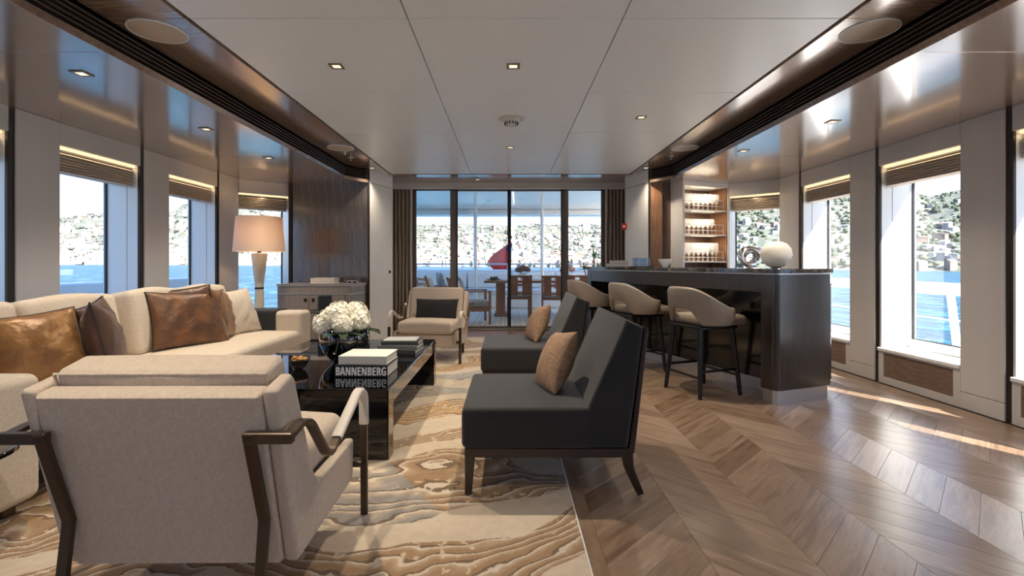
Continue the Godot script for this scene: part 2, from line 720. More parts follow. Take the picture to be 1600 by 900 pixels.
# ------------------------------------------------------------------ floor
func build_floor():
	var f = shell("floor")
	part(f, "subfloor", mb().box(P(-3.95, -0.12, 8.3), P(3.98, -0.011, -3.2), 0.0), M["oak_field"], 0.0)
	var wid = 0.39
	var pitch = 0.185
	var meshes = []
	for lean in [1, -1]:
		# parallelogram turned so that the grain runs along local x
		var q = MB.new()
		var cs = [Vector2(-wid / 2, -wid / 2 * lean - pitch / 2), Vector2(wid / 2, wid / 2 * lean - pitch / 2), Vector2(wid / 2, wid / 2 * lean + pitch / 2), Vector2(-wid / 2, -wid / 2 * lean + pitch / 2)]
		var loc = []
		var ins = []
		for c in cs:
			# (x, d) -> world offset (x, -d); then into a frame turned by 45 degrees
			var wv = Vector3(c.x, 0, -c.y)
			loc.append(wv.rotated(Vector3.UP, -PI / 4 * lean))
		var mid = Vector3.ZERO
		for i in 4:
			var a = (loc[(i + 1) % 4] - loc[i]).normalized()
			var b = (loc[(i + 3) % 4] - loc[i]).normalized()
			var s = absf(a.cross(b).y)
			ins.append([loc[i] + (a + b) * 0.0003 / s, loc[i] + (a + b) * 0.0012 / s])
		var rows = []
		for lv in [[0, -0.011], [0, -0.0012], [1, 0.0]]:
			var row = []
			for i in 4:
				row.append(ins[i][lv[0]] + Vector3(0, lv[1], 0))
			rows.append(row)
		q.rings(rows)
		q.has_uv = true
		for p in q.v:
			q.uv.append(Vector2(p.x, p.z))
		meshes.append(q.mesh(0.0))
	var rest = MB.new()
	var r = RandomNumberGenerator.new()
	r.seed = 4
	var count = 0
	for col in range(-12, 7):
		var x0 = 1.15 + wid * col
		var lean = 1 if posmod(col, 2) == 0 else -1
		for k in range(-16, 46):
			var d = 0.05 + pitch * k + wid / 2
			var xc = x0 + wid / 2
			if xc < -3.55 or xc > 3.6 or d < -2.8 or d > 8.1:
				continue
			var tone = r.randi() % 8
			var at = Transform3D(Basis(Vector3.UP, PI / 4 * lean), P(xc, 0, d))
			if xc > 0.2 and d > 1.4 and d < 6.3 and count < 285:
				count += 1
				share(f, "plank", meshes[0 if lean == 1 else 1], M["oak%d" % tone], at)
			else:
				for p in meshes[0 if lean == 1 else 1].surface_get_arrays(0)[Mesh.ARRAY_VERTEX]:
					rest.v.append(at * p)
	rest.shell = rest.v.size()
	part(f, "plank_field", rest, M["oak_field"], 0.0).set_meta("kind", "stuff")


# ------------------------------------------------------------------ ceiling
func build_ceiling():
	var c = shell("ceiling")
	part(c, "deck_slab", mb().box(P(-4.25, 2.56, 8.35), P(4.29, 2.72, -3.4), 0.0), M["white_paint"], 0.0)
	part(c, "backing_board", mb().box(P(-1.95, 2.44, 8.25), P(2.0, 2.48, -3.2), 0.0), M["ceiling_white"], 0.0)
	var xs = [-1.668, -0.523, 0.604, 1.75]
	for k in 9:
		var d1 = 6.965 - 1.105 * k
		for j in 3:
			part(c, "ceiling_panel", mb().box(P(xs[j] + 0.003, CEIL, d1 - 0.003), P(xs[j + 1] - 0.003, CEIL + 0.03, d1 - 1.105 + 0.003), 0.003), M["ceiling_white"], 0.0)
	# raised inner border, in lacquered wood
	for s in [-1.0, 1.0]:
		var inner = (xs[0] if s < 0 else xs[3]) + s * 0.012
		var outer = 0.02 + s * 2.11
		var dd = [-3.0, 0.09, 2.53, 4.97]
		for k in 4:
			var e = dd[k + 1] - 0.003 if k < 3 else 6.3
			part(c, "border_panel", mb().box(P(inner, 2.395, dd[k]), P(outer, 2.435, e), 0.002), M["soffit"], 0.0)
		part(c, "border_panel", mb().prism([Vector2(inner, -6.303), Vector2(outer, -6.303), Vector2(0.02 + s * 1.9, -6.66), Vector2(0.02 + s * 1.76, -6.968), Vector2(inner, -6.968)], 2.395, 2.435, "y", 0.0), M["soffit"], 0.0)
		# step down to the lower soffit: lower wood edge, then the air slot with its slats
		var path = [P(0.02 + s * 2.11, 0, -3.0), P(0.02 + s * 2.11, 0, 6.28), P(0.02 + s * 1.9, 0, 6.62)]
		var run = func(called, y0, y1, off, thick, m):
			for i in 2:
				var a = path[i]
				var b = path[i + 1]
				var dir = (b - a).normalized()
				var nrm = Vector3(s, 0, 0) if i == 0 else Vector3(dir.z, 0, -dir.x)
				if nrm.x * s < 0:
					nrm = -nrm
				var o = a + nrm * off
				var basis = Basis(nrm, Vector3.UP, dir)
				part(c, called, mb(Transform3D(basis, o)).box(Vector3(0, y0, -0.0 if i == 0 else -0.02), Vector3(thick, y1, (b - a).length()), 0.002), m, 0.0)
		run.call("slot_edge", 2.2195, 2.262, 0.0, 0.03, M["soffit"])
		run.call("slot_back", 2.24, 2.5, 0.075, 0.02, M["gap_black"])
		for k in 4:
			run.call("slot_slat", 2.285 + 0.027 * k, 2.293 + 0.027 * k, 0.002, 0.05, M["slat_brown"])
		# lower soffit over the windows
		for k in 4:
			var e = dd[k + 1] - 0.003 if k < 3 else 6.27
			part(c, "soffit_panel", mb().box(P(0.02 + s * 2.113, SOFFIT, dd[k]), P(0.02 + s * 3.6, SOFFIT + 0.04, e), 0.002), M["soffit"], 0.0)
		part(c, "soffit_panel", mb().prism([Vector2(0.02 + s * 2.113, -6.273), Vector2(0.02 + s * 3.6, -6.273), Vector2(0.02 + s * 3.6, -6.9), Vector2(0.02 + s * 1.93, -6.9), Vector2(0.02 + s * 1.93, -6.59)], SOFFIT, SOFFIT + 0.04, "y", 0.0), M["soffit"], 0.0)
	part(c, "border_panel", mb().box(P(-1.8, 2.395, 6.972), P(1.84, 2.435, 7.66), 0.002), M["soffit"], 0.0)


# ------------------------------------------------------------------ side walls with their windows
var win_count := 0


# o: outward, y: up, a: along the wall away from the camera
func bay(wall, origin: Vector3, out: Vector3, along: Vector3, L: float, pier: float, shown: bool, words: String):
	var fr = Transform3D(Basis(out, Vector3.UP, along), Vector3.ZERO)
	win_count += 1
	var w = shell("window_%d" % win_count, origin)
	part(w, "sill", mb(fr).box(Vector3(-0.015, 0.3, 0), Vector3(0.35, 0.33, L), 0.004), M["white_paint"], 0.0)
	part(w, "sill_curb", mb(fr).box(Vector3(0.28, 0.33, 0), Vector3(0.35, 0.405, L), 0.004), M["white_paint"], 0.0)
	for a in [[L, L + 0.03], [-0.03, 0.0]]:
		part(w, "jamb", mb(fr).box(Vector3(0.03, 0.33, a[0]), Vector3(0.13, 2.2, a[1]), 0.003), M["white_paint"], 0.0)
		part(w, "jamb", mb(fr).box(Vector3(0.134, 0.33, a[0]), Vector3(0.36, 2.2, a[1]), 0.003), M["white_paint"], 0.0)
	part(w, "head", mb(fr).box(Vector3(0.2, 1.91, 0), Vector3(0.36, 2.56, L), 0.003), M["white_paint"], 0.0)
	var g = mb(fr)
	g.quad(Vector3(0.327, 0.405, 0), Vector3(0.327, 1.91, 0), Vector3(0.327, 1.91, L), Vector3(0.327, 0.405, L))
	part(w, "pane", g, M["pane"], 0.0)
	var gf = mb(fr)
	gf.box(Vector3(0.317, 0.405, L - 0.012), Vector3(0.337, 1.91, L), 0.0)
	gf.box(Vector3(0.317, 0.405, 0), Vector3(0.337, 1.91, 0.012), 0.0)
	gf.box(Vector3(0.317, 0.405, 0.012), Vector3(0.337, 0.415, L - 0.012), 0.0)
	part(w, "glazing_bead", gf, M["glass_frame"], 0.0)
	# wall linings of this bay
	var wf = Transform3D(fr.basis, origin - wall.position)
	part(wall, "header_panel", mb(wf).box(Vector3(0, 2.045, 0.002), Vector3(0.03, SOFFIT, L - 0.002), 0.002), M["pillar"], 0.0)
	var fr2 = mb(wf)
	var ya = 0.065
	var yb = 0.285
	fr2.box(Vector3(0, 0, 0), Vector3(0.02, ya, L), 0.001)
	fr2.box(Vector3(0, yb, 0), Vector3(0.02, 0.3, L), 0.001)
	fr2.box(Vector3(0, ya, 0), Vector3(0.02, yb, 0.06), 0.001)
	fr2.box(Vector3(0, ya, L - 0.06), Vector3(0.02, yb, L), 0.001)
	part(wall, "sill_panel", fr2, M["pillar"], 0.0)
	part(wall, "heater_grille", mb(wf).box(Vector3(0.006, ya, 0.06), Vector3(0.03, yb, L - 0.06), 0.0), M["grille_wood"], 0.0)
	part(wall, "wall_core", mb(wf).box(Vector3(0.03, -0.02, 0), Vector3(0.36, 0.3, L), 0.0), M["white_paint"], 0.0)
	if pier > 0.1:
		part(wall, "pier", mb(wf).box(Vector3(0.032, -0.02, L + 0.03), Vector3(0.36, 2.56, L + pier - 0.03), 0.0), M["white_paint"], 0.0)
		part(wall, "pillar_panel", mb(wf).box(Vector3(0, 0.13, L + 0.05), Vector3(0.03, SOFFIT, L + pier), 0.003), M["pillar"], 0.0)
		part(wall, "skirting", mb(wf).box(Vector3(0, 0, L + 0.05), Vector3(0.03, 0.126, L + pier), 0.002), M["pillar"], 0.0)
		part(wall, "shadow_strip", mb(wf).box(Vector3(0.012, 0, L), Vector3(0.03, SOFFIT, L + 0.05), 0.0), M["bronze_strip"], 0.0)  # shade of the recessed gap put into a dark strip colour
	if not shown:
		return
	var b = thing("pleated_blind", "folded brown pleated blind of the " + words, "blind", origin + fr.basis * Vector3(0.06, 1.84, 0), 0, "folded blinds above the windows")
	var bf = Transform3D(fr.basis, Vector3.ZERO)
	for k in 7:
		var y = 0.003 + 0.023 * k
		part(b, "pleat", mb(bf).prism([Vector2(-0.004, y + 0.011), Vector2(0.016, y), Vector2(0.07, y), Vector2(0.07, y + 0.021), Vector2(0.014, y + 0.021)], 0.012, L - 0.012, "z"), M["blind"], 30.0)
	part(b, "head_rail", mb(bf).box(Vector3(0.01, 0.163, 0.012), Vector3(0.07, 0.178, L - 0.012), 0.002), M["bronze_strip"], 0.0)
	var l = thing("cove_light", "warm strip light above the blind of the " + words, "strip light", origin + fr.basis * Vector3(0.06, 2.03, 0), 0, "warm strip lights above the blinds")
	part(l, "diffuser", mb(bf).box(Vector3(-0.01, 0.0, 0.004), Vector3(0.03, 0.03, L - 0.004), 0.002), M["led"], 0.0)
	part(l, "housing", mb(bf).box(Vector3(-0.012, 0.031, 0.004), Vector3(0.06, 0.05, L - 0.004), 0.002), M["slat_brown"], 0.0)
	lamp_area(l, fr.basis * Vector3(0.01, -0.008, L * 0.5), Vector3.DOWN, Vector2(L - 0.05, 0.03) if absf(along.x) > 0.9 else Vector2(0.03, L - 0.05), 0.035, Color(1.0, 0.88, 0.7))


func build_side_walls():
	for s in [-1.0, 1.0]:
		var x = WALL_L if s < 0 else WALL_R
		var wall = shell("wall_left" if s < 0 else "wall_right", P(x, 0, 0))
		for k in range(-5, 2):
			var w0 = 3.784 + 1.22 * k
			var pier = 0.388 if k < 1 else 0.46
			var words = ""
			if k >= -1:
				words = [["window behind the near sofa arm", "window behind the sofa middle", "window between lamp and sofa middle"], ["sunny window opposite the near sofa arm", "sunlit window beside the floor streaks", "sunlit window behind the bar end"]][0 if s < 0 else 1][k + 1]
			bay(wall, P(x, 0, w0), Vector3(s, 0, 0), Vector3(0, 0, -1), 0.832, pier, k >= -1, words)
		# canted bay at the aft corner
		var a = P(x, 0, 6.3)
		var b = P(0.02 + s * 3.03, 0, 6.7)
		var dir = (b - a).normalized()
		var nrm = Vector3(-dir.z, 0, dir.x)
		if nrm.x * s < 0:
			nrm = -nrm
		bay(wall, a, nrm, dir, (b - a).length(), 0.0, true, "canted window behind the floor lamp" if s < 0 else "canted window beside the glass cabinet")
		part(wall, "corner_post", mb().box(P(s * 0.03, 0, 6.28), P(s * 0.34, 2.56, 6.34), 0.0), M["white_paint"], 0.0)
		part(wall, "forward_return", mb().box(P(0, 0, -2.32), P(s * 0.42, 2.56, -3.2), 0.0), M["pillar"], 0.0)
	# unseen forward end behind the camera; glazing added and sized to light the saloon
	var f = shell("wall_forward", P(0, 0, -3.0))
	part(f, "sill_wall", mb().box(Vector3(-3.9, -0.05, 0), Vector3(3.95, 1.0, 0.15), 0.0), M["panel"], 0.0)
	part(f, "lintel", mb().box(Vector3(-3.9, 2.0, 0), Vector3(3.95, 2.56, 0.15), 0.0), M["panel"], 0.0)
	for k in 5:
		var x = -3.2 + 1.61 * k
		part(f, "mullion", mb().box(Vector3(x - 0.09, 1.0, 0), Vector3(x + 0.09, 2.12, 0.15), 0.0), M["panel"], 0.0)
	part(f, "solid_bay", mb().box(Vector3(-3.11, 1.0, 0), Vector3(-1.68, 2.0, 0.15), 0.0), M["panel"], 0.0)  # unseen infill, closes part of the added glazing to cut its light
	part(f, "solid_bay", mb().box(Vector3(1.72, 1.0, 0), Vector3(3.15, 2.0, 0.15), 0.0), M["panel"], 0.0)
	for k in [1, 2]:
		win_count += 1
		var w = shell("window_%d" % win_count, P(-2.395 + 1.61 * k, 1.0, -3.07))  # unseen window added for light from behind the camera
		var g = mb()
		g.quad(Vector3(-0.715, 0, 0), Vector3(0.715, 0, 0), Vector3(0.715, 1.0, 0), Vector3(-0.715, 1.0, 0))
		part(w, "pane", g, M["pane"], 0.0)
	for s in [-1.0, 1.0]:
		part(f, "end_wall", mb().box(Vector3(0.02 + s * 3.29, 0.4, 0), Vector3(0.02 + s * 3.95, 2.12, 0.15), 0.0), M["panel"], 0.0)


# upright board between two plan points, thickness behind it
func board(p: Vector2, q: Vector2, y0, y1, thick, behind: Vector2) -> MB:
	var a = Vector3(p.x, 0, -p.y)
	var b = Vector3(q.x, 0, -q.y)
	var dir = (b - a).normalized()
	var nrm = Vector3(-dir.z, 0, dir.x)
	if nrm.dot(Vector3(behind.x, 0, -behind.y)) < 0:
		nrm = -nrm
	return mb(Transform3D(Basis(nrm, Vector3.UP, dir), a)).box(Vector3(0, y0, 0), Vector3(thick, y1, (b - a).length()), 0.002)


func build_aft_walls():
	var w = shell("wall_aft_left")
	part(w, "wood_panel", board(Vector2(-2.955, 6.68), Vector2(-2.44, 6.655), 0, SOFFIT, 0.05, Vector2(0, 1)), M["dark_wood"], 0.0)
	part(w, "wood_panel", board(Vector2(-2.437, 6.655), Vector2(-1.9, 6.63), 0, SOFFIT, 0.05, Vector2(0, 1)), M["dark_wood"], 0.0)
	part(w, "corner_trim", mb().box(P(-3.0, 0, 6.66), P(-2.958, SOFFIT, 6.76), 0.002), M["bronze_strip"], 0.0)
	part(w, "backing", mb().box(P(-2.98, -0.02, 6.76), P(-1.99, 2.56, 7.05), 0.0), M["white_paint"], 0.0)
	for s in [-1.0, 1.0]:
		var e = w
		if s > 0:
			e = shell("wall_aft_right")
		var k = 0.02
		part(e, "door_panel", board(Vector2(k + s * 1.9, 6.625), Vector2(k + s * 1.71, 7.16), 0.0, 2.222, 0.05, Vector2(s, 0)), M["panel"], 0.0)
		part(e, "upper_panel", board(Vector2(k + s * 1.9, 6.625), Vector2(k + s * 1.71, 7.16), 2.228, 2.5, 0.05, Vector2(s, 0)), M["panel"], 0.0)
		part(e, "edge_trim", mb().box(P(k + s * 1.895, 0, 6.605), P(k + s * 1.915, SOFFIT + 0.25, 6.622), 0.001), M["bronze_strip"], 0.0)
		part(e, "curtain_recess", mb().box(P(k + s * 1.98, -0.02, 7.12), P(k + s * 2.1, 2.56, 8.3), 0.0), M["panel"], 0.0)
		part(e, "recess_return", mb().box(P(k + s * 1.76, 0, 7.14), P(k + s * 2.0, 2.56, 7.19), 0.0), M["panel"], 0.0)
		part(e, "side_fill", mb().box(P(k + s * 2.08, -0.02, 7.06), P(k + s * 2.98, 2.56, 8.3), 0.0), M["white_paint"], 0.0) if s < 0 else null
		if s < 0:
			var h = mb(Transform3D(Basis(), P(k - 1.735, 1.0, 7.085)))
			h.box(Vector3(-0.012, -0.02, -0.02), Vector3(0.012, 0.02, 0.02), 0.003)
			part(e, "latch_plate", h, M["gap_black"], 0.0, "small black square latch plate")
	part(shell("wall_aft_outer"), "plating", mb().box(P(2.98, -0.02, 7.0), P(3.06, 2.56, 8.3), 0.0), M["white_paint"], 0.0)
	# brown niche next to the glass cabinet
	var e2 = shell("wall_aft_niche")
	part(e2, "niche_panel", board(Vector2(1.945, 6.63), Vector2(2.1, 6.6), 0, SOFFIT, 0.04, Vector2(0, 1)), M["tan_wood"], 0.0)
	part(e2, "niche_door", board(Vector2(2.1, 6.66), Vector2(2.3, 6.62), 0, SOFFIT, 0.04, Vector2(0, 1)), M["niche_wood"], 0.0)
	part(e2, "backing", mb().box(P(1.99, -0.02, 7.1), P(3.02, 2.56, 7.2), 0.0), M["niche_wood"], 0.0)


# ------------------------------------------------------------------ glass doors to the aft deck
func build_doors():
	var w = shell("wall_aft")
	part(w, "lintel", mb().box(P(-1.98, 2.385, 8.14), P(2.0, 2.56, 8.32), 0.002), M["soffit"], 0.0)
	part(w, "pelmet", mb().box(P(-1.98, 2.3, 7.66), P(2.0, 2.44, 7.72), 0.002), M["pillar"], 0.0)
	part(w, "curtain_box_top", mb().box(P(-1.98, 2.44, 7.66), P(2.0, 2.56, 8.14), 0.0), M["panel"], 0.0)
	part(w, "threshold", mb().box(P(-1.98, -0.06, 8.1), P(2.0, 0.028, 8.34), 0.004), M["door_stile"], 0.0)
	part(w, "step_board", mb().box(P(-1.98, -0.011, 7.62), P(2.0, 0.004, 8.1), 0.003), M["tan_wood"], 0.0)
	part(w, "floor_socket", mb(Transform3D(Basis(), P(0.03, 0.004, 7.86))).lathe([Vector2(0, 0.004), Vector2(0.022, 0.004), Vector2(0.024, 0.0), Vector2(0, 0.0)], 12), M["bronze_strip"], 40.0)
	for s in [-1.0, 1.0]:
		part(w, "door_post", mb().box(P(0.02 + s * 1.62, 0, 8.16), P(0.02 + s * 1.99, 2.39, 8.32), 0.003), M["panel"], 0.0)
	# four sliding leaves: x range, dark stile side
	var leaves = [[-1.6, -0.9, 0.0], [-0.93, 0.03, 0.06], [0.03, 0.99, 0.06], [0.96, 1.64, 0.0]]
	for i in 4:
		var a = leaves[i][0]
		var b = leaves[i][1]
		var d = 8.2 + leaves[i][2]
		var o = shell("door_%d" % (i + 1), P((a + b) / 2, 0.028, d))
		var h = (b - a) / 2
		for s in [-1.0, 1.0]:
			var meet = (i == 1 and s > 0) or (i == 2 and s < 0)
			part(o, "stile", mb().box(Vector3(s * h, 0, -0.02), Vector3(s * (h - (0.03 if meet else 0.065)), 2.355, 0.02), 0.004), M["glass_frame"] if meet else M["door_stile"], 0.0)
			if not meet and ((i == 1 and s < 0) or (i == 2 and s > 0)):
				part(o, "gasket", mb().box(Vector3(s * (h - 0.066), 0, -0.022), Vector3(s * (h - 0.085), 2.355, 0.022), 0.002), M["glass_frame"], 0.0)
		part(o, "rail", mb().box(Vector3(-h, 0, -0.02), Vector3(h, 0.035, 0.02), 0.003), M["door_stile"], 0.0)
		part(o, "rail", mb().box(Vector3(-h, 2.32, -0.02), Vector3(h, 2.355, 0.02), 0.003), M["door_stile"], 0.0)
		var g = mb()
		g.quad(Vector3(-h, 0.03, 0), Vector3(-h, 2.33, 0), Vector3(h, 2.33, 0), Vector3(h, 0.03, 0))
		part(o, "pane", g, M["pane"], 0.0)
	for s in [-1.0, 1.0]:
		var c = thing("curtain", "brown pleated floor-length curtain drawn aside beside the " + ("pale panel near credenza, added to light it" if s < 0 else "red wall alarm and bar end"), "curtain", P(0.02 + s * 1.74, 0.012, 7.94), 0, "drawn curtains at the aft doors")
		var rows = []
		var n = 72
		for yy in [0.0, 0.5, 1.0, 1.5, 2.0, 2.405]:
			var row = []
			var pts = []
			for j in n + 1:
				var t = float(j) / n
				var x = lerpf(-0.16, 0.2, t) * s
				var z = 0.055 * sin(t * TAU * 6.0) + 0.008 * sin(t * 40 + yy * 2)
				pts.append(Vector3(x + 0.006 * sin(yy * 3 + t * 9), yy, z))
			for p in pts:
				row.append(p)
			for j in range(n, -1, -1):
				row.append(pts[j] + Vector3(0.0, 0, -0.008))
			rows.append(row)
		part(c, "cloth", mb().rings(rows), M["curtain"], 50.0)
		part(c, "track", mb().box(Vector3(-0.2, 2.408, -0.05), Vector3(0.22, 2.424, 0.05), 0.002), M["white_gloss"], 0.0)


# ------------------------------------------------------------------ decks outside
func build_outside():
	var dk = shell("deck_floor")
	dk.set_meta("label", "teak planked deck outside the saloon")
	part(dk, "side_deck", mb().box(P(3.94, -0.12, 8.34), P(5.3, -0.03, -4.0), 0.0), M["deck"], 0.0)
	part(dk, "side_deck", mb().box(P(-5.26, -0.12, 8.34), P(-3.9, -0.03, -4.0), 0.0), M["deck"], 0.0)
	part(dk, "aft_deck", mb().box(P(-5.26, -0.12, 14.2), P(5.3, -0.01, 8.345), 0.0), M["deck"], 0.0)
	var hull = shell("hull_side")
	for s in [-1.0, 1.0]:
		part(hull, "hull_plating", mb().box(P(0.02 + s * 5.28, -4.4, 14.2), P(0.02 + s * 5.38, -0.02, -6.0), 0.0), M["white_paint"], 0.0)
	part(hull, "transom", mb().box(P(-5.3, -4.4, 14.2), P(5.3, -0.02, 14.3), 0.0), M["white_paint"], 0.0)
	for s in [-1.0, 1.0]:
		var r = thing("deck_rail", "white wide-capped deck rail outside the " + ("shaded windows behind the sofa" if s < 0 else "sunny windows beyond the bar"), "railing", P(0.02 + s * 5.1, -0.03, 0))
		part(r, "cap_rail", mb().box(P(-0.09, 0.79, 8.3), P(0.09, 0.925, -3.0), 0.02), M["white_paint"], 0.0)
		part(r, "wire_rail", mb().sweep([P(0, 0.5, 8.3), P(0, 0.5, -3.0)], circle(0.011, 8)), M["steel"], 60.0)
		for k in 8:
			var d = -1.58 + 1.44 * k
			part(r, "post", mb().sweep([P(s * 0.05, 0, d - 0.05), P(0, 0.8, d)], circle(0.04, 10)), M["white_paint"], 60.0)


# ------------------------------------------------------------------ rug
func build_rug():
	var W = 3.0
	var D = 5.95
	var w = 790
	var h = 1566
	var n1 = FastNoiseLite.new()
	n1.seed = 21
	n1.frequency = 1.0
	n1.fractal_octaves = 2
	var n2 = FastNoiseLite.new()
	n2.seed = 9
	n2.frequency = 1.0
	n2.fractal_octaves = 3
	var n3 = FastNoiseLite.new()
	n3.seed = 33
	n3.frequency = 1.0
	n3.fractal_octaves = 3
	var data = PackedByteArray()
	data.resize(w * h * 3)
	var cream = Vector3(198, 184, 164)
	var sand = Vector3(182, 163, 139)
	var tan_ = Vector3(148, 118, 86)
	var gold = Vector3(172, 132, 80)
	var grey = Vector3(138, 132, 126)
	var blue = Vector3(150, 156, 160)
	var dark = Vector3(96, 76, 58)
	var k = 0
	for j in h:
		var d = D * (1.0 - (j + 0.5) / h)
		for i in w:
			var x = W * (i + 0.5) / w
			var wx = n1.get_noise_2d(x * 0.5 + 3.0, d * 0.55)
			var wy = n1.get_noise_2d(x * 0.5 + 40.0, d * 0.75 + 9.0)
			# flowing layers, drawn out across the rug
			var f = d * 0.72 + 0.5 * wx + 0.07 * n2.get_noise_2d(x * 1.7 + wy * 0.8, d * 1.9)
			var t = f * 2.3
			var cell = floorf(t)
			var u = t - cell
			var pick = n3.get_noise_2d(cell * 7.3, x * 0.18 + d * 0.12)
			var c = cream
			var fine = n2.get_noise_2d(x * 14.0, d * 14.0)
			var mid = n3.get_noise_2d(x * 1.3 + 5.0, d * 2.6)
			var busy = u > 0.42 + 0.18 * mid
			if busy:
				var v = (u - 0.42) * 9.0 + 0.8 * mid + 0.12 * fine
				var band = v - floorf(v)
				var b = tan_ if pick > -0.12 else grey
				if pick > 0.28:
					b = gold
				if pick < -0.32:
					b = blue
				c = b.lerp(sand, clampf((band - 0.45) * 2.2, 0.0, 1.0))
				if band < 0.16:
					c = dark.lerp(b, 0.25)
				elif band > 0.84:
					c = cream
				if fine > 0.42 and mid > 0.05:
					c = c.lerp(cream, 0.75)
			else:
				c = cream.lerp(sand, clampf(0.5 + mid * 1.2, 0.0, 1.0) * 0.5)
				if fine > 0.55:
					c = c.lerp(grey, 0.15)
			c = c * (1.0 + 0.05 * fine)
			data[k] = clampi(int(c.x), 0, 255)
			data[k + 1] = clampi(int(c.y), 0, 255)
			data[k + 2] = clampi(int(c.z), 0, 255)
			k += 3
	var im = Image.create_from_data(w, h, false, Image.FORMAT_RGB8, data)
	var m = mat("rug_pile", Color.WHITE, 0.8, 0.0, {"rim_enabled": true, "rim": 0.2})
	m.albedo_texture = ImageTexture.create_from_image(im)
	m.heightmap_enabled = true
	m.heightmap_texture = ImageTexture.create_from_image(im)
	m.heightmap_scale = 0.3
	var rug = thing("area_rug", "large cream rug with brown, grey and gold marbled bands under the seating", "rug", P(0.3, 0.0, 1.38))
	var q = mb()
	q.rbox(Vector3(W, 0.016, D), Vector3(-W / 2, 0.008, -D / 2), 0.006, 2, 1)
	q.has_uv = true
	for p in q.v:
		q.uv.append(Vector2((p.x + W) / W, 1.0 + p.z / D))
	part(rug, "pile", q, m, 40.0)
	part(rug, "bound_edge", mb().box(Vector3(-0.002, 0.002, -D), Vector3(0.006, 0.015, 0), 0.002), M["paper_white"], 0.0)


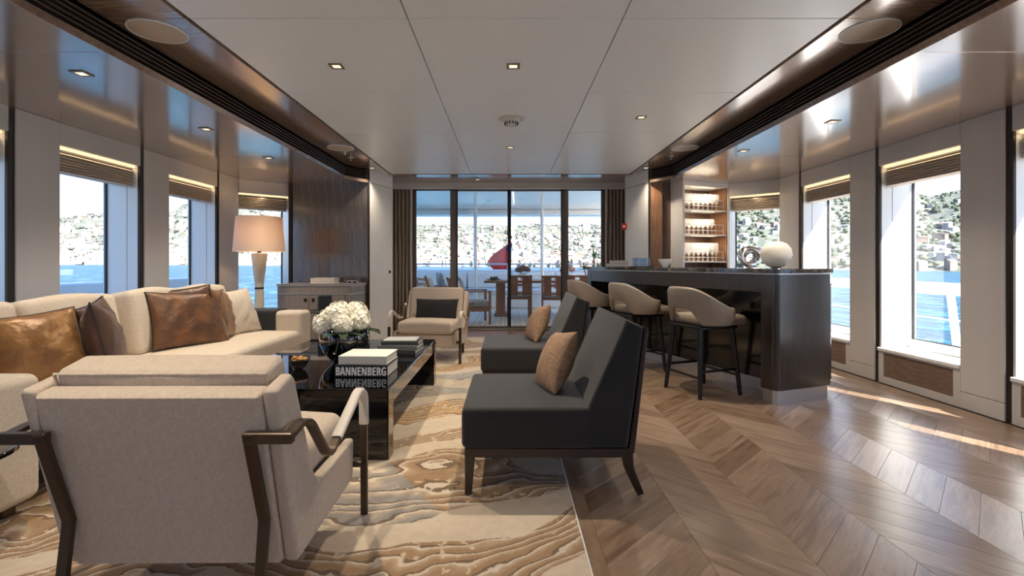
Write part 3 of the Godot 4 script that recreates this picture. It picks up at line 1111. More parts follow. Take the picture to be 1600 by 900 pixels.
# ------------------------------------------------------------------ seating on the left
func build_sofa():
	var o = P(-2.66, 0, 3.58)
	var s = thing("sofa", "long cream linen sofa with loose back cushions along the windows", "sofa", o)
	var at = Transform3D(Basis(), -o)
	part(s, "base", mb(at).box(P(-3.18, 0.17, 5.16), P(-2.15, 0.26, 2.02), 0.01), M["bronze"], 0.0)
	for e in [[2.215, 3.5], [3.505, 4.97]]:
		var len = e[1] - e[0]
		part(s, "seat_cushion", mb(at).rbox(Vector3(0.95, 0.19, len), P(-2.58, 0.345, (e[0] + e[1]) / 2), 0.055, 4, 5, func(p): return p + Vector3(0, 0.02 * (1.0 - pow(p.x / 0.48, 2.0)) * (1.0 - pow(p.z / (len * 0.5), 4.0)) if p.y > 0 else 0.0, 0)), M["sofa_linen"], 50.0)
	for e in [[1.96, 2.21], [4.975, 5.225]]:
		part(s, "arm", mb(at).rbox(Vector3(1.1, 0.56, e[1] - e[0]), P(-2.655, 0.35, (e[0] + e[1]) / 2), 0.045, 4, 1), M["sofa_linen"], 50.0)
	part(s, "back_frame", mb(at).rbox(Vector3(0.2, 0.66, 3.2), P(-3.12, 0.4, 3.59), 0.04, 3, 1), M["sofa_linen"], 50.0)
	var ds = [[2.22, 2.86], [2.88, 3.56], [3.58, 4.24], [4.26, 4.95]]
	for i in 4:
		var len = ds[i][1] - ds[i][0]
		var tilt = Transform3D(Basis(Vector3(0, 0, 1), 0.19 + 0.02 * (i % 2)) * Basis(Vector3.UP, [0.03, -0.05, 0.09, -0.03][i]), P(-2.92 + [0.0, 0.0, 0.05, 0.0][i], 0.655 + [0.0, 0.0, 0.012, 0.006][i], (ds[i][0] + ds[i][1]) / 2))
		part(s, "back_cushion", mb(at * tilt).rbox(Vector3(0.2, 0.5, len), Vector3.ZERO, 0.05, 3, 6, func(p): return p + Vector3(signf(p.x) * 0.028 * (1.0 - pow(p.y / 0.25, 2.0)) * (1.0 - pow(p.z / (len * 0.5), 2.0)), 0.012 * cos(p.z * 9.0) * (1.0 if p.y > 0 else 0.0), 0)), M["sofa_linen"], 50.0)
	for x in [-3.08, -2.2]:
		for d in [2.12, 3.58, 5.06]:
			part(s, "leg", mb(at).box(P(x - 0.03, 0.0175 if x > -2.6 else 0.0, d - 0.03), P(x + 0.03, 0.172, d + 0.03), 0.004), M["bronze"], 0.0)
	# throw folded over the far arm
	var t = thing("throw_blanket", "charcoal wool throw folded over the sofa arm near the lamp", "blanket", P(-2.66, 0.45, 5.1))
	var prof = []
	for q in [[-0.138, 0.0], [-0.138, 0.155], [-0.125, 0.184], [-0.1, 0.196], [0.1, 0.196], [0.125, 0.184], [0.138, 0.155], [0.138, -0.1]]:
		prof.append(Vector2(q[0], q[1]))
	for q in [[0.128, -0.1], [0.128, 0.15], [0.118, 0.174], [0.098, 0.184], [-0.098, 0.184], [-0.118, 0.174], [-0.128, 0.15], [-0.128, 0.0]]:
		prof.append(Vector2(q[0], q[1]))
	part(t, "cloth", mb().prism(prof, -0.27, 0.29, "x"), M["charcoal_wool"], 40.0)
	# loose cushions: place, yaw, lean, roll, size
	var list = [
		["gold-brown leather cushion leaning at the near end of the sofa", "leather_gold", -2.66, 0.64, 2.76, 62.0, 20.0, 6.0, 0.42, 0.42, 0.19],
		["dark brown leather cushion with edge piping, next to the gold-brown one", "leather_brown", -2.54, 0.645, 3.06, 128.0, 14.0, -10.0, 0.45, 0.43, 0.2],
		["dark brown leather cushion half hidden behind the piped one", "leather_brown", -2.7, 0.655, 3.24, 110.0, 16.0, 8.0, 0.44, 0.44, 0.16],
		["large copper-brown leather cushion with dark piping on the sofa middle", "leather_copper", -2.6, 0.665, 3.98, 66.0, 18.0, -3.0, 0.62, 0.46, 0.17],
		["brown leather cushion tucked behind the large copper one", "leather_brown", -2.74, 0.69, 4.16, 70.0, 15.0, 4.0, 0.55, 0.46, 0.14],
		["bronze tan cushion standing beside the large copper one", "leather_gold", -2.56, 0.665, 4.36, 108.0, 12.0, -4.0, 0.45, 0.46, 0.16],
		["pale linen cushion leaning near the charcoal throw", "sofa_linen", -2.6, 0.655, 4.68, 76.0, 20.0, 4.0, 0.44, 0.44, 0.17]]
	for i in list.size():
		var e = list[i]
		var n = thing("throw_cushion", e[0], "cushion", P(e[2], e[3], e[4]), 0, "loose cushions on the sofa")
		n.basis = Basis(Vector3.UP, deg_to_rad(e[5])) * Basis(Vector3.RIGHT, deg_to_rad(-e[6])) * Basis(Vector3(0, 0, 1), deg_to_rad(e[7]))
		part(n, "cover", mb().pillow(e[8], e[9], e[10], 0.07, 20 + i, 0.03), M[e[1]], 60.0)
		var edge = []
		for k in 48:
			var a = fmod(k / 12.0, 4.0)
			var c = [Vector2(-1, -1), Vector2(1, -1), Vector2(1, 1), Vector2(-1, 1), Vector2(-1, -1)]
			var q = c[int(a)].lerp(c[int(a) + 1], a - int(a))
			edge.append(Vector3(q.x * e[8] * 0.5 * (1.0 - 0.07 * (1.0 - q.y * q.y)), q.y * e[9] * 0.5 * (1.0 - 0.07 * (1.0 - q.x * q.x)), 0))
		part(n, "piping", mb().sweep(edge, circle(0.006, 6), Vector3(0, 0, 1), true), M["sofa_linen"] if e[1] == "sofa_linen" else M["piping"], 60.0)
	# small round side table at the near arm
	var r = thing("side_table", "small round black glass side table beside the near sofa arm", "side table", P(-2.02, 0.016, 1.7))
	part(r, "top", mb().lathe([Vector2(0, 0.43), Vector2(0.215, 0.43), Vector2(0.225, 0.422), Vector2(0.225, 0.41), Vector2(0.21, 0.402), Vector2(0, 0.402)], 40), M["black_glass"], 40.0)
	part(r, "stem", mb().lathe([Vector2(0, 0.402), Vector2(0.02, 0.402), Vector2(0.016, 0.2), Vector2(0.02, 0.03), Vector2(0, 0.03)], 16), M["bronze"], 50.0)
	part(r, "base", mb().lathe([Vector2(0, 0.034), Vector2(0.02, 0.034), Vector2(0.13, 0.022), Vector2(0.14, 0.012), Vector2(0.14, 0.0), Vector2(0, 0.0)], 32), M["black_lacquer"], 50.0)


func build_armchairs():
	var a = thing("armchair", "pale linen armchair with bronze bar frame, seen from behind", "armchair", P(-1.03, 0.016, 1.545), deg_to_rad(0.5))
	var hw = 0.368
	for sx in [-1.0, 1.0]:
		var poly = [Vector2(0.0, 0.16), Vector2(-0.54, 0.175), Vector2(-0.56, 0.2), Vector2(-0.565, 0.345), Vector2(-0.16, 0.345), Vector2(-0.12, 0.4), Vector2(0.03, 0.75), Vector2(0.05, 0.765), Vector2(0.145, 0.745), Vector2(0.155, 0.73), Vector2(0.01, 0.17)]
		part(a, "side_panel", mb().prism(poly, sx * hw, sx * (hw - 0.045), "x", 0.014, 3), M["chair_linen"], 50.0)
	part(a, "back_panel", mb().prism([Vector2(0.02, 0.165), Vector2(-0.05, 0.165), Vector2(0.095, 0.732), Vector2(0.105, 0.742), Vector2(0.15, 0.733), Vector2(0.16, 0.72)], -hw + 0.045, hw - 0.045, "x", 0.012, 3), M["chair_linen"], 50.0)
	part(a, "seat_base", mb().box(Vector3(-hw + 0.046, 0.17, -0.552), Vector3(hw - 0.046, 0.315, -0.051), 0.012), M["chair_linen"], 0.0)
	part(a, "seat_cushion", mb().rbox(Vector3(2 * hw - 0.1, 0.14, 0.58), Vector3(0, 0.388, -0.3), 0.045, 4, 4, func(p): return p + Vector3(0, (0.014 * (1.0 - pow(p.x / 0.31, 2.0))) if p.y > 0 else 0.0, 0)), M["chair_linen"], 50.0)
	var lean = Transform3D(Basis(Vector3.RIGHT, deg_to_rad(15.0)), Vector3(0, 0.575, -0.015))
	part(a, "back_cushion", mb(lean).rbox(Vector3(2 * hw - 0.1, 0.47, 0.12), Vector3.ZERO, 0.024, 3, 4, func(p): return p + Vector3(0, 0, signf(p.z) * 0.008 * (1.0 - pow(p.x / 0.31, 2.0)))), M["chair_linen"], 50.0)
	var seam = []
	for p in [Vector2(-1, -1), Vector2(1, -1), Vector2(1, 1), Vector2(-1, 1)]:
		seam.append(lean * Vector3(p.x * (hw - 0.056), p.y * 0.226, 0.062))
	part(a, "cushion_piping", mb().sweep(seam + [seam[0]], circle(0.005, 6), Vector3(0, 0.2, 1)), M["chair_linen"], 60.0)
	for sx in [-1.0, 1.0]:
		var xi = sx * (hw - 0.075)
		var xo = sx * (hw + 0.035)
		part(a, "rear_leg", mb().sweep([Vector3(xi, 0.0, 0.12), Vector3(xi, 0.33, 0.075), Vector3(xi, 0.622, 0.168)], bar_profile(0.022, 0.03), Vector3(1, 0, 0)), M["bronze"], 25.0)
		part(a, "arm_bracket", mb().box(Vector3(minf(xi - 0.015, xo - 0.015 * sx), 0.592, 0.147), Vector3(maxf(xi + 0.015, xo + 0.015), 0.624, 0.173), 0.003) if sx > 0 else mb().box(Vector3(xo - 0.015, 0.592, 0.147), Vector3(xi + 0.015, 0.624, 0.173), 0.003), M["bronze"], 0.0)
		var arm = soft_path([Vector3(xo, 0.608, 0.173), Vector3(xo, 0.63, 0.03), Vector3(xo, 0.425, -0.155), Vector3(xo, 0.47, -0.26)], 0.07, 5)
		part(a, "arm_rail", mb().sweep(arm, bar_profile(0.016, 0.032), Vector3(1, 0, 0)), M["bronze"], 30.0)
		var pad = soft_path([Vector3(xo, 0.462, -0.24), Vector3(xo, 0.572, -0.52), Vector3(xo, 0.53, -0.588), Vector3(xo, 0.4, -0.592)], 0.08, 6)
		part(a, "arm_pad", mb().sweep(pad, bar_profile(0.024, 0.04, 0.007), Vector3(1, 0, 0)), M["cream_leather"], 50.0)
		part(a, "front_leg", mb().sweep([Vector3(xo, 0.405, -0.592), Vector3(xo, 0.0, -0.6)], bar_profile(0.018, 0.03), Vector3(1, 0, 0)), M["bronze"], 25.0)
		part(a, "side_bolt", mb().box(Vector3(minf(xo, sx * (hw - 0.01)), 0.225, -0.6), Vector3(maxf(xo, sx * (hw - 0.01)), 0.25, -0.55), 0.002), M["bronze"], 0.0)
	var b = copy(a, P(-0.86, 0.016, 5.98), deg_to_rad(180.0 - 6.0), "pale linen armchair holding a black lumbar cushion, in front of the curtain")
	b.set_meta("group", "")
	b.remove_meta("group")
	var k = thing("lumbar_cushion", "black rectangular lumbar cushion on the armchair by the aft doors", "cushion", P(-0.845, 0.55, 5.77))
	k.basis = Basis(Vector3.UP, deg_to_rad(-6.0)) * Basis(Vector3.RIGHT, deg_to_rad(-20.0))
	part(k, "cover", mb().pillow(0.52, 0.32, 0.14, 0.06, 41, 0.012), M["black_linen"], 60.0)


func build_slipper_chairs():
	var a = thing("slipper_chair", "charcoal velvet slipper chair with tan cushion, standing half off the rug corner", "chair", P(0.65, 0.0, 2.68), PI / 2)
	var hw = 0.375
	part(a, "seat", mb().rbox(Vector3(2 * hw, 0.195, 0.62), Vector3(0, 0.32, -0.56), 0.028, 3, 4, func(p): return p + Vector3(0, (0.012 * (1.0 - pow(p.x / 0.38, 2.0)) * (1.0 - pow(p.z / 0.31, 2.0))) if p.y > 0 else 0.0, 0)), M["ink_velvet"], 50.0)
	part(a, "backrest", mb().prism([Vector2(-0.3, 0.226), Vector2(-0.075, 0.226), Vector2(0.0, 0.8), Vector2(-0.085, 0.838), Vector2(-0.262, 0.43)], -hw, hw, "x", 0.022, 3), M["ink_velvet"], 50.0)
	part(a, "back_frame", mb().prism([Vector2(-0.072, 0.2), Vector2(-0.045, 0.2), Vector2(0.022, 0.79), Vector2(0.003, 0.8)], -hw + 0.008, hw - 0.008, "x", 0.004, 1), M["dark_timber"], 0.0)
	part(a, "base_rail", mb().box(Vector3(-hw + 0.01, 0.18, -0.855), Vector3(hw - 0.01, 0.224, -0.05), 0.004), M["dark_timber"], 0.0)
	for sx in [-1.0, 1.0]:
		part(a, "leg", mb().sweep([Vector3(sx * (hw - 0.035), 0.185, -0.83), Vector3(sx * (hw - 0.035), 0.0, -0.838)], bar_profile(0.048, 0.048, 0.004), Vector3(1, 0, 0), false, [1.0, 0.68]), M["dark_timber"], 25.0)
		part(a, "leg", mb().sweep(soft_path([Vector3(sx * (hw - 0.035), 0.2, -0.075), Vector3(sx * (hw - 0.035), 0.13, -0.07), Vector3(sx * (hw - 0.035), 0.0, -0.012)], 0.06, 3), bar_profile(0.048, 0.05, 0.004), Vector3(1, 0, 0), false, [1.0, 1.0, 0.95, 0.92, 0.86, 0.7]), M["dark_timber"], 25.0)
	a.position.y = 0.016
	copy(a, P(0.65, 0.016, 4.33), PI / 2, "charcoal velvet slipper chair with tan cushion, beyond its twin and facing the table")
	var spots = [[0.27, 0.575, 2.72], [0.27, 0.575, 4.4]]
	for i in 2:
		var n = thing("chair_cushion", "tan woven cushion leaning on the slipper chair " + ["half off the rug corner", "beyond its twin"][i], "cushion", P(spots[i][0], spots[i][1], spots[i][2]), 0, "tan cushions on the slipper chairs")
		n.basis = Basis(Vector3.UP, deg_to_rad(-82.0)) * Basis(Vector3.RIGHT, deg_to_rad(-24.0)) * Basis(Vector3(0, 0, 1), deg_to_rad(9.0))
		part(n, "cover", mb().pillow(0.37, 0.35, 0.16, 0.06, 51 + i, 0.01), M["tan_weave"], 60.0)


# ------------------------------------------------------------------ coffee table and what lies on it
func book(at: Vector3, turn: float, w: float, dp: float, h: float, cover, label: String, group: String) -> Node3D:
	var b = thing("book", label, "book", at, turn, group)
	# spine towards +z
	part(b, "cover", mb().box(Vector3(-w / 2, 0, -dp / 2), Vector3(w / 2, 0.004, dp / 2), 0.001).box(Vector3(-w / 2, h - 0.004, -dp / 2), Vector3(w / 2, h, dp / 2), 0.001).box(Vector3(-w / 2, 0.004, dp / 2 - 0.004), Vector3(w / 2, h - 0.004, dp / 2), 0.001), cover, 0.0)
	part(b, "pages", mb().box(Vector3(-w / 2 + 0.005, 0.0042, -dp / 2 + 0.005), Vector3(w / 2 - 0.005, h - 0.0042, dp / 2 - 0.0045), 0.0), M["page_white"], 0.0)
	return b


func build_coffee_table():
	var top = mat("table_mirror", c8(96, 99, 104), 0.03, 1.0)
	var t = thing("coffee_table", "low black mirrored coffee table with slab ends, on the rug", "coffee table", P(-1.245, 0.016, 3.63))
	var y1 = 0.4
	for s in [-1.0, 1.0]:
		part(t, "leg_panel", mb().box(Vector3(-0.573, 0, s * 0.9), Vector3(0.573, y1 - 0.004, s * 0.79), 0.004), M["black_lacquer"], 0.0)
		part(t, "end_edge", mb().box(Vector3(s * 0.574, 0, 0.9), Vector3(s * 0.578, y1 - 0.004, 0.79), 0.001), M["smoked_mirror"], 0.0)
		part(t, "end_edge", mb().box(Vector3(s * 0.574, 0, -0.9), Vector3(s * 0.578, y1 - 0.004, -0.79), 0.001), M["smoked_mirror"], 0.0)
		part(t, "side_edge", mb().box(Vector3(s * 0.57, 0.3, -0.789), Vector3(s * 0.578, y1 - 0.004, 0.789), 0.001), M["smoked_mirror"], 0.0)
	part(t, "top_slab", mb().box(Vector3(-0.57, 0.3, -0.789), Vector3(0.57, y1 - 0.004, 0.789), 0.002), M["black_lacquer"], 0.0)
	part(t, "glass_top", mb().box(Vector3(-0.575, y1 - 0.004, -0.788), Vector3(0.575, y1, 0.788), 0.001), top, 0.0)
	part(t, "end_top", mb().box(Vector3(-0.575, y1 - 0.004, 0.79), Vector3(0.575, y1, 0.9), 0.001), top, 0.0)
	part(t, "end_top", mb().box(Vector3(-0.575, y1 - 0.004, -0.9), Vector3(0.575, y1, -0.79), 0.001), top, 0.0)
	var Y = 0.416
	# near stack
	var b1 = book(P(-0.905, Y, 3.15), deg_to_rad(-1.5), 0.33, 0.27, 0.074, M["book_black"], "thick black book with large white capital lettering on its spine", "books on the coffee table")
	var tm = TextMesh.new()
	var font = SystemFont.new()
	font.font_names = PackedStringArray(["Droid Sans"])
	font.font_weight = 700
	tm.font = font
	tm.text = "BANNENBERG"
	tm.font_size = 64
	tm.pixel_size = 0.001
	tm.depth = 0.002
	tm.curve_step = 2.0
	var tn = MeshInstance3D.new()
	tn.name = "spine_lettering"
	tn.mesh = tm
	tm.material = M["print_white"]
	b1.add_child(tn, true)
	var sz = tm.get_aabb().size
	tn.scale = Vector3(0.312 / sz.x, 0.052 / sz.y, 0.5)
	tn.position = Vector3(0, 0.037 , 0.1353)
	var ctr = tm.get_aabb().get_center()
	tn.position -= Vector3(ctr.x * tn.scale.x, ctr.y * tn.scale.y, 0)
	var heavy = tn.duplicate()
	b1.add_child(heavy, true)
	tn.position.x -= 0.0011
	heavy.position += Vector3(0.0011, 0, 0.0004)
	book(P(-0.9, Y + 0.0745, 3.165), deg_to_rad(-2.5), 0.305, 0.26, 0.052, M["paper_white"], "plain white book lying on the thick black book", "books on the coffee table")
	# far stack
	var mats = ["book_slate", "book_grey", "book_slate"]
	var words = ["dark slate book at the bottom of the stack nearer the armchair", "grey book in the middle of the stack nearer the armchair", "slate book with a pale cover print on top of the far stack"]
	for i in 3:
		book(P(-0.87 + 0.01 * i, Y + 0.0305 * i, 3.92 + 0.012 * i), deg_to_rad(-6.0 + 3.0 * i), 0.335 - 0.02 * i, 0.25 - 0.012 * i, 0.03, M[mats[i]], words[i], "books on the coffee table")
	var sheet = thing("magazine", "pale thin magazine on top of the far book stack", "magazine", P(-0.86, Y + 0.0918, 3.955), deg_to_rad(1.0))
	part(sheet, "pages", mb().box(Vector3(-0.13, 0, -0.1), Vector3(0.13, 0.004, 0.1), 0.001), M["book_pale"], 0.0)
	# vase and hydrangeas
	var v = thing("flower_vase", "round glossy black glass vase on the coffee table", "vase", P(-1.17, Y, 3.5))
	part(v, "body", mb().lathe([Vector2(0, 0.0), Vector2(0.07, 0.0), Vector2(0.1, 0.02), Vector2(0.145, 0.07), Vector2(0.17, 0.13), Vector2(0.176, 0.17), Vector2(0.168, 0.22), Vector2(0.145, 0.25), Vector2(0.132, 0.252), Vector2(0.13, 0.246), Vector2(0.15, 0.21), Vector2(0.156, 0.17), Vector2(0.12, 0.08), Vector2(0, 0.03)], 40), M["black_glass"], 50.0)
	var r = RandomNumberGenerator.new()
	r.seed = 12
	var blooms = [[-0.115, 0.275, 0.06, 0.085], [-0.02, 0.33, 0.08, 0.092], [0.08, 0.345, 0.0, 0.085], [-0.06, 0.335, -0.06, 0.09], [0.125, 0.3, 0.06, 0.075], [-0.1, 0.31, -0.01, 0.08], [0.03, 0.285, 0.13, 0.07], [0.04, 0.33, -0.1, 0.08]]
	for i in blooms.size():
		var e = blooms[i]
		var n = thing("hydrangea_bloom", "white hydrangea bloom in the round black vase", "flower", P(-1.17 + e[0], Y + e[1], 3.5 - e[2]), 0, "white hydrangea blooms in the black vase")
		var pet = mb()
		for k in 90:
			var yy = 1.0 - 1.75 * (k + 0.5) / 90
			var rr = sqrt(maxf(0.0, 1.0 - yy * yy))
			var an = k * 2.39996
			var dir = Vector3(rr * cos(an), yy, rr * sin(an))
			var ctr2 = dir * e[3] * r.randf_range(0.88, 1.08)
			var up = (dir + Vector3(r.randf_range(-0.4, 0.4), r.randf_range(-0.4, 0.4), r.randf_range(-0.4, 0.4))).normalized()
			var sx = up.cross(Vector3(0.3, 0.8, 0.5)).normalized()
			sx = sx.rotated(up, r.randf() * TAU)
			var sy = up.cross(sx)
			for q in 4:
				var a = q * PI / 2
				var du = sx * cos(a) + sy * sin(a)
				var dv = -sx * sin(a) + sy * cos(a)
				var L = 0.019
				var c0 = ctr2
				var c1 = ctr2 + du * L * 0.55 + dv * L * 0.45 + up * 0.003
				var c2 = ctr2 + du * L + up * 0.001
				var c3 = ctr2 + du * L * 0.55 - dv * L * 0.45 + up * 0.003
				pet.quad(c0, c1, c2, c3)
		part(n, "florets", pet, M["petal"], 0.0)
		part(n, "heart", mb().ball(Vector3.ZERO, Vector3.ONE * e[3] * 0.84, 12, 8), M["petal"], 60.0)
		part(n, "stem", mb().sweep([Vector3.ZERO, Vector3(-e[0] * 0.7, -e[1] + 0.09, e[2] * 0.7)], circle(0.004, 6), Vector3(1, 0, 0)), M["leaf"], 60.0)
		if i in [2, 4, 6, 7]:
			for k in 3:
				var ang = 0.5 + 1.0 * k + i
				var lf = mb()
				var rows = []
				for s in 6:
					var u = s / 5.0
					var wd = 0.032 * sin(PI * clampf(u * 0.92 + 0.06, 0, 1))
					var cpt = Vector3(cos(ang) * (0.03 + 0.13 * u), -0.07 + 0.03 * u - 0.05 * u * u, sin(ang) * (0.03 + 0.13 * u))
					var sd = Vector3(-sin(ang), 0, cos(ang))
					rows.append([cpt - sd * wd + Vector3(0, 0.008, 0), cpt, cpt + sd * wd + Vector3(0, 0.008, 0), cpt + Vector3(0, -0.0015, 0)])
				lf.rings(rows)
				part(n, "leaf", lf, M["leaf"], 50.0)
	# small metal bowl with amber pieces
	var bw = thing("trinket_bowl", "small smoky metal bowl of amber pieces on the coffee table", "bowl", P(-1.395, Y, 3.25))
	part(bw, "bowl", mb().lathe([Vector2(0, 0), Vector2(0.02, 0), Vector2(0.045, 0.018), Vector2(0.062, 0.05), Vector2(0.06, 0.068), Vector2(0.057, 0.066), Vector2(0.057, 0.05), Vector2(0.04, 0.022), Vector2(0, 0.008)], 28), M["smoke_metal"], 50.0)
	for k in 9:
		var a = k * 2.4
		var q = 0.012 + 0.013 * sqrt(float(k))
		part(bw, "amber_piece", mb().rbox(Vector3(0.03, 0.02, 0.024), Vector3(cos(a) * q, 0.062 + 0.006 * sin(k * 1.7) + (0.012 if k < 4 else 0.0), sin(a) * q), 0.008, 1, 1), M["amber"], 30.0)


# ------------------------------------------------------------------ bar
const BAR := Vector3(2.12, 0, -3.83)
const BAR_V := Vector3(0.936, 0, -0.351)
const BAR_U := Vector3(-0.351, 0, -0.936)


func bar_at(v, y, u) -> Vector3:
	return BAR + BAR_V * v + BAR_U * u + Vector3(0, y, 0)


func build_bar():
	var b = thing("bar_counter", "dark wood bar counter with stone top and steel plinth", "bar", BAR)
	var fr = Transform3D(Basis(BAR_V, Vector3.UP, BAR_U), Vector3.ZERO)
	var near = [Vector2(0.0, 0.15), Vector2(0.0, 0.05), Vector2(0.008, 0.024), Vector2(0.026, 0.006), Vector2(0.05, 0.0), Vector2(0.6, 0.0), Vector2(0.6, 0.15)]
	part(b, "end_block", mb(fr).prism(near, 0.112, 1.033, "y"), M["bar_wood"], 50.0)
	part(b, "apron", mb(fr).box(Vector3(0, 0.888, 0.151), Vector3(0.05, 1.033, 2.86), 0.003), M["bar_wood"], 0.0)
	part(b, "end_block", mb(fr).box(Vector3(0, 0.112, 2.861), Vector3(0.6, 1.033, 2.96), 0.003), M["bar_wood"], 0.0)
	part(b, "knee_panel", mb(fr).box(Vector3(0.25, 0.112, 0.151), Vector3(0.28, 1.033, 2.86), 0.0), M["black_panel"], 0.0)
	part(b, "carcass", mb(fr).box(Vector3(0.281, 0.112, 0.151), Vector3(0.6, 1.033, 2.86), 0.0), M["bar_wood"], 0.0)
	part(b, "service_cabinet", mb(fr).prism([Vector2(0.6005, 0.17), Vector2(0.74, 0.13), Vector2(0.82, 0.15), Vector2(0.86, 0.22), Vector2(0.86, 2.9), Vector2(0.6005, 2.9)], 0.112, 0.93, "y"), M["bar_wood"], 30.0)
	part(b, "service_top", mb(fr).prism([Vector2(0.6005, 0.165), Vector2(0.74, 0.125), Vector2(0.825, 0.145), Vector2(0.866, 0.22), Vector2(0.866, 2.9), Vector2(0.6005, 2.9)], 0.93, 0.948, "y"), M["bar_stone"], 30.0)
	part(b, "plinth", mb(fr).prism([Vector2(0.012, 0.14), Vector2(0.012, 0.05), Vector2(0.035, 0.02), Vector2(0.055, 0.014), Vector2(0.585, 0.014), Vector2(0.585, 0.16), Vector2(0.27, 0.16), Vector2(0.27, 0.14)], 0.0, 0.112, "y"), M["steel"], 30.0)
	part(b, "plinth", mb(fr).box(Vector3(0.262, 0, 0.161), Vector3(0.585, 0.112, 2.94), 0.0), M["steel"], 0.0)
	part(b, "plinth", mb(fr).box(Vector3(0.59, 0, 0.2), Vector3(0.83, 0.112, 2.88), 0.0), M["steel"], 0.0)
	var rim = [Vector2(-0.008, 2.968), Vector2(-0.008, 0.05), Vector2(0.002, 0.02), Vector2(0.02, 0.0), Vector2(0.05, -0.008), Vector2(0.606, -0.008), Vector2(0.606, 2.968)]
	part(b, "steel_trim", mb(fr).prism(rim, 1.033, 1.043, "y"), M["steel"], 30.0)
	var top = [Vector2(-0.016, 2.976), Vector2(-0.016, 0.045), Vector2(-0.004, 0.015), Vector2(0.016, -0.006), Vector2(0.046, -0.016), Vector2(0.612, -0.016), Vector2(0.612, 2.976)]
	part(b, "counter_top", mb(fr).prism(top, 1.043, 1.08, "y", 0.003, 1), M["bar_stone"], 30.0)
	# stools
	var s = thing("bar_stool", "mole leather tub bar stool nearest the rounded end of the bar", "stool", bar_at(-0.226, 0, 0.565), deg_to_rad(-69.4), "leather bar stools along the bar")
	var rows = []
	for i in 37:
		var t = -1.0 + 2.0 * i / 36
		var a = t * deg_to_rad(118)
		var q = absf(t)
		var topy = 0.925 - 0.155 * smoothstep(0.18, 0.95, q) - 0.02 * q
		var bot = 0.735 - 0.135 * smoothstep(0.16, 0.42, q) + 0.03 * smoothstep(0.9, 1.0, q)
		var flare = 0.02 * (1.0 - q)
		var dir = Vector3(sin(a), 0, cos(a))
		var R = Vector3(0.275, 1, 0.255)
		var row = []
		for p in [[0.0, bot + 0.012], [0.014 + flare * 0.5, (bot + topy) * 0.5], [0.012 + flare, topy - 0.02], [0.002 + flare, topy - 0.004], [-0.014 + flare, topy], [-0.03 + flare, topy - 0.006], [-0.036 + flare, topy - 0.025], [-0.034, (bot + topy) * 0.5], [-0.04, bot + 0.012], [-0.03, bot], [-0.01, bot]]:
			row.append(Vector3(dir.x * (R.x + p[0]), p[1], dir.z * (R.z + p[0])))
		rows.append(row)
	part(s, "shell_back", mb().rings(rows), M["mole_leather"], 60.0)
	part(s, "seat", mb().rbox(Vector3(0.45, 0.085, 0.46), Vector3(0, 0.635, -0.07), 0.04, 4, 3, func(p): return Vector3(p.x * (1.0 - 0.12 * smoothstep(0.0, 0.25, p.z)), p.y + (0.008 if p.y > 0 else 0.0) * (1.0 - pow(p.x / 0.22, 2.0)), p.z)), M["mole_leather"], 50.0)
	part(s, "seat_frame", mb().box(Vector3(-0.19, 0.565, -0.22), Vector3(0.19, 0.594, 0.19), 0.008), M["black_stool"], 0.0)
	for x in [-1.0, 1.0]:
		for z in [-1.0, 1.0]:
			part(s, "leg", mb().sweep([Vector3(x * 0.165, 0.58, z * 0.17), Vector3(x * 0.215, 0.0, z * 0.215)], circle(0.024, 12), Vector3(1, 0, 0), false, [1.0, 0.72]), M["black_stool"], 60.0)
	for x in [-1.0, 1.0]:
		part(s, "stretcher", mb().sweep([Vector3(x * 0.196, 0.22, -0.2), Vector3(x * 0.196, 0.22, 0.2)], bar_profile(0.016, 0.02)), M["black_stool"], 25.0)
	for z in [-1.0, 1.0]:
		part(s, "stretcher", mb().sweep([Vector3(-0.2, 0.17, z * 0.2), Vector3(0.2, 0.17, z * 0.2)], bar_profile(0.016, 0.02)), M["black_stool"], 25.0)
	copy(s, bar_at(-0.226, 0, 1.54), deg_to_rad(-69.4), "mole leather tub bar stool standing second along the bar, between the other two")
	copy(s, bar_at(-0.226, 0, 2.49), deg_to_rad(-69.4), "mole leather tub bar stool at the bar end by the aft doors")
	# things on the counter
	var v = thing("round_vase", "matt white spherical vase on the bar end", "vase", bar_at(0.12, 1.08, 0.52))
	v.position = P(2.44, 1.08, 4.42)
	part(v, "body", mb().lathe([Vector2(0, 0), Vector2(0.03, 0.0), Vector2(0.075, 0.02), Vector2(0.115, 0.065), Vector2(0.132, 0.12), Vector2(0.122, 0.175), Vector2(0.09, 0.218), Vector2(0.05, 0.238), Vector2(0.03, 0.24), Vector2(0.026, 0.236), Vector2(0.026, 0.2), Vector2(0, 0.19)], 40), M["stone_vase"], 50.0)
	var ring = thing("chrome_sculpture", "polished chrome ring sculpture beside the white round vase", "sculpture", P(2.34, 1.08, 4.7))
	var loop = []
	var fat = []
	for k in 48:
		var a = TAU * k / 48
		loop.append(Vector3(cos(a) * 0.082, 0.108 + sin(a) * 0.08, 0.012 * sin(a * 2.0)))
		fat.append(1.0 + 0.18 * sin(a * 3.0))
	part(ring, "loop", mb().sweep(loop, circle(0.026, 14), Vector3(0, 0, 1), true, fat), M["chrome"], 60.0)
	loop = []
	for k in 40:
		var a = TAU * k / 40
		loop.append(Vector3(cos(a) * 0.05 + 0.012, 0.1 + sin(a) * 0.056, -0.03 + 0.03 * sin(a)))
	part(ring, "inner_loop", mb().sweep(loop, circle(0.018, 12), Vector3(0, 0, 1), true), M["chrome"], 60.0)
	part(ring, "foot", mb().lathe([Vector2(0, 0.006), Vector2(0.03, 0.006), Vector2(0.034, 0.0), Vector2(0, 0)], 20), M["chrome"], 40.0)
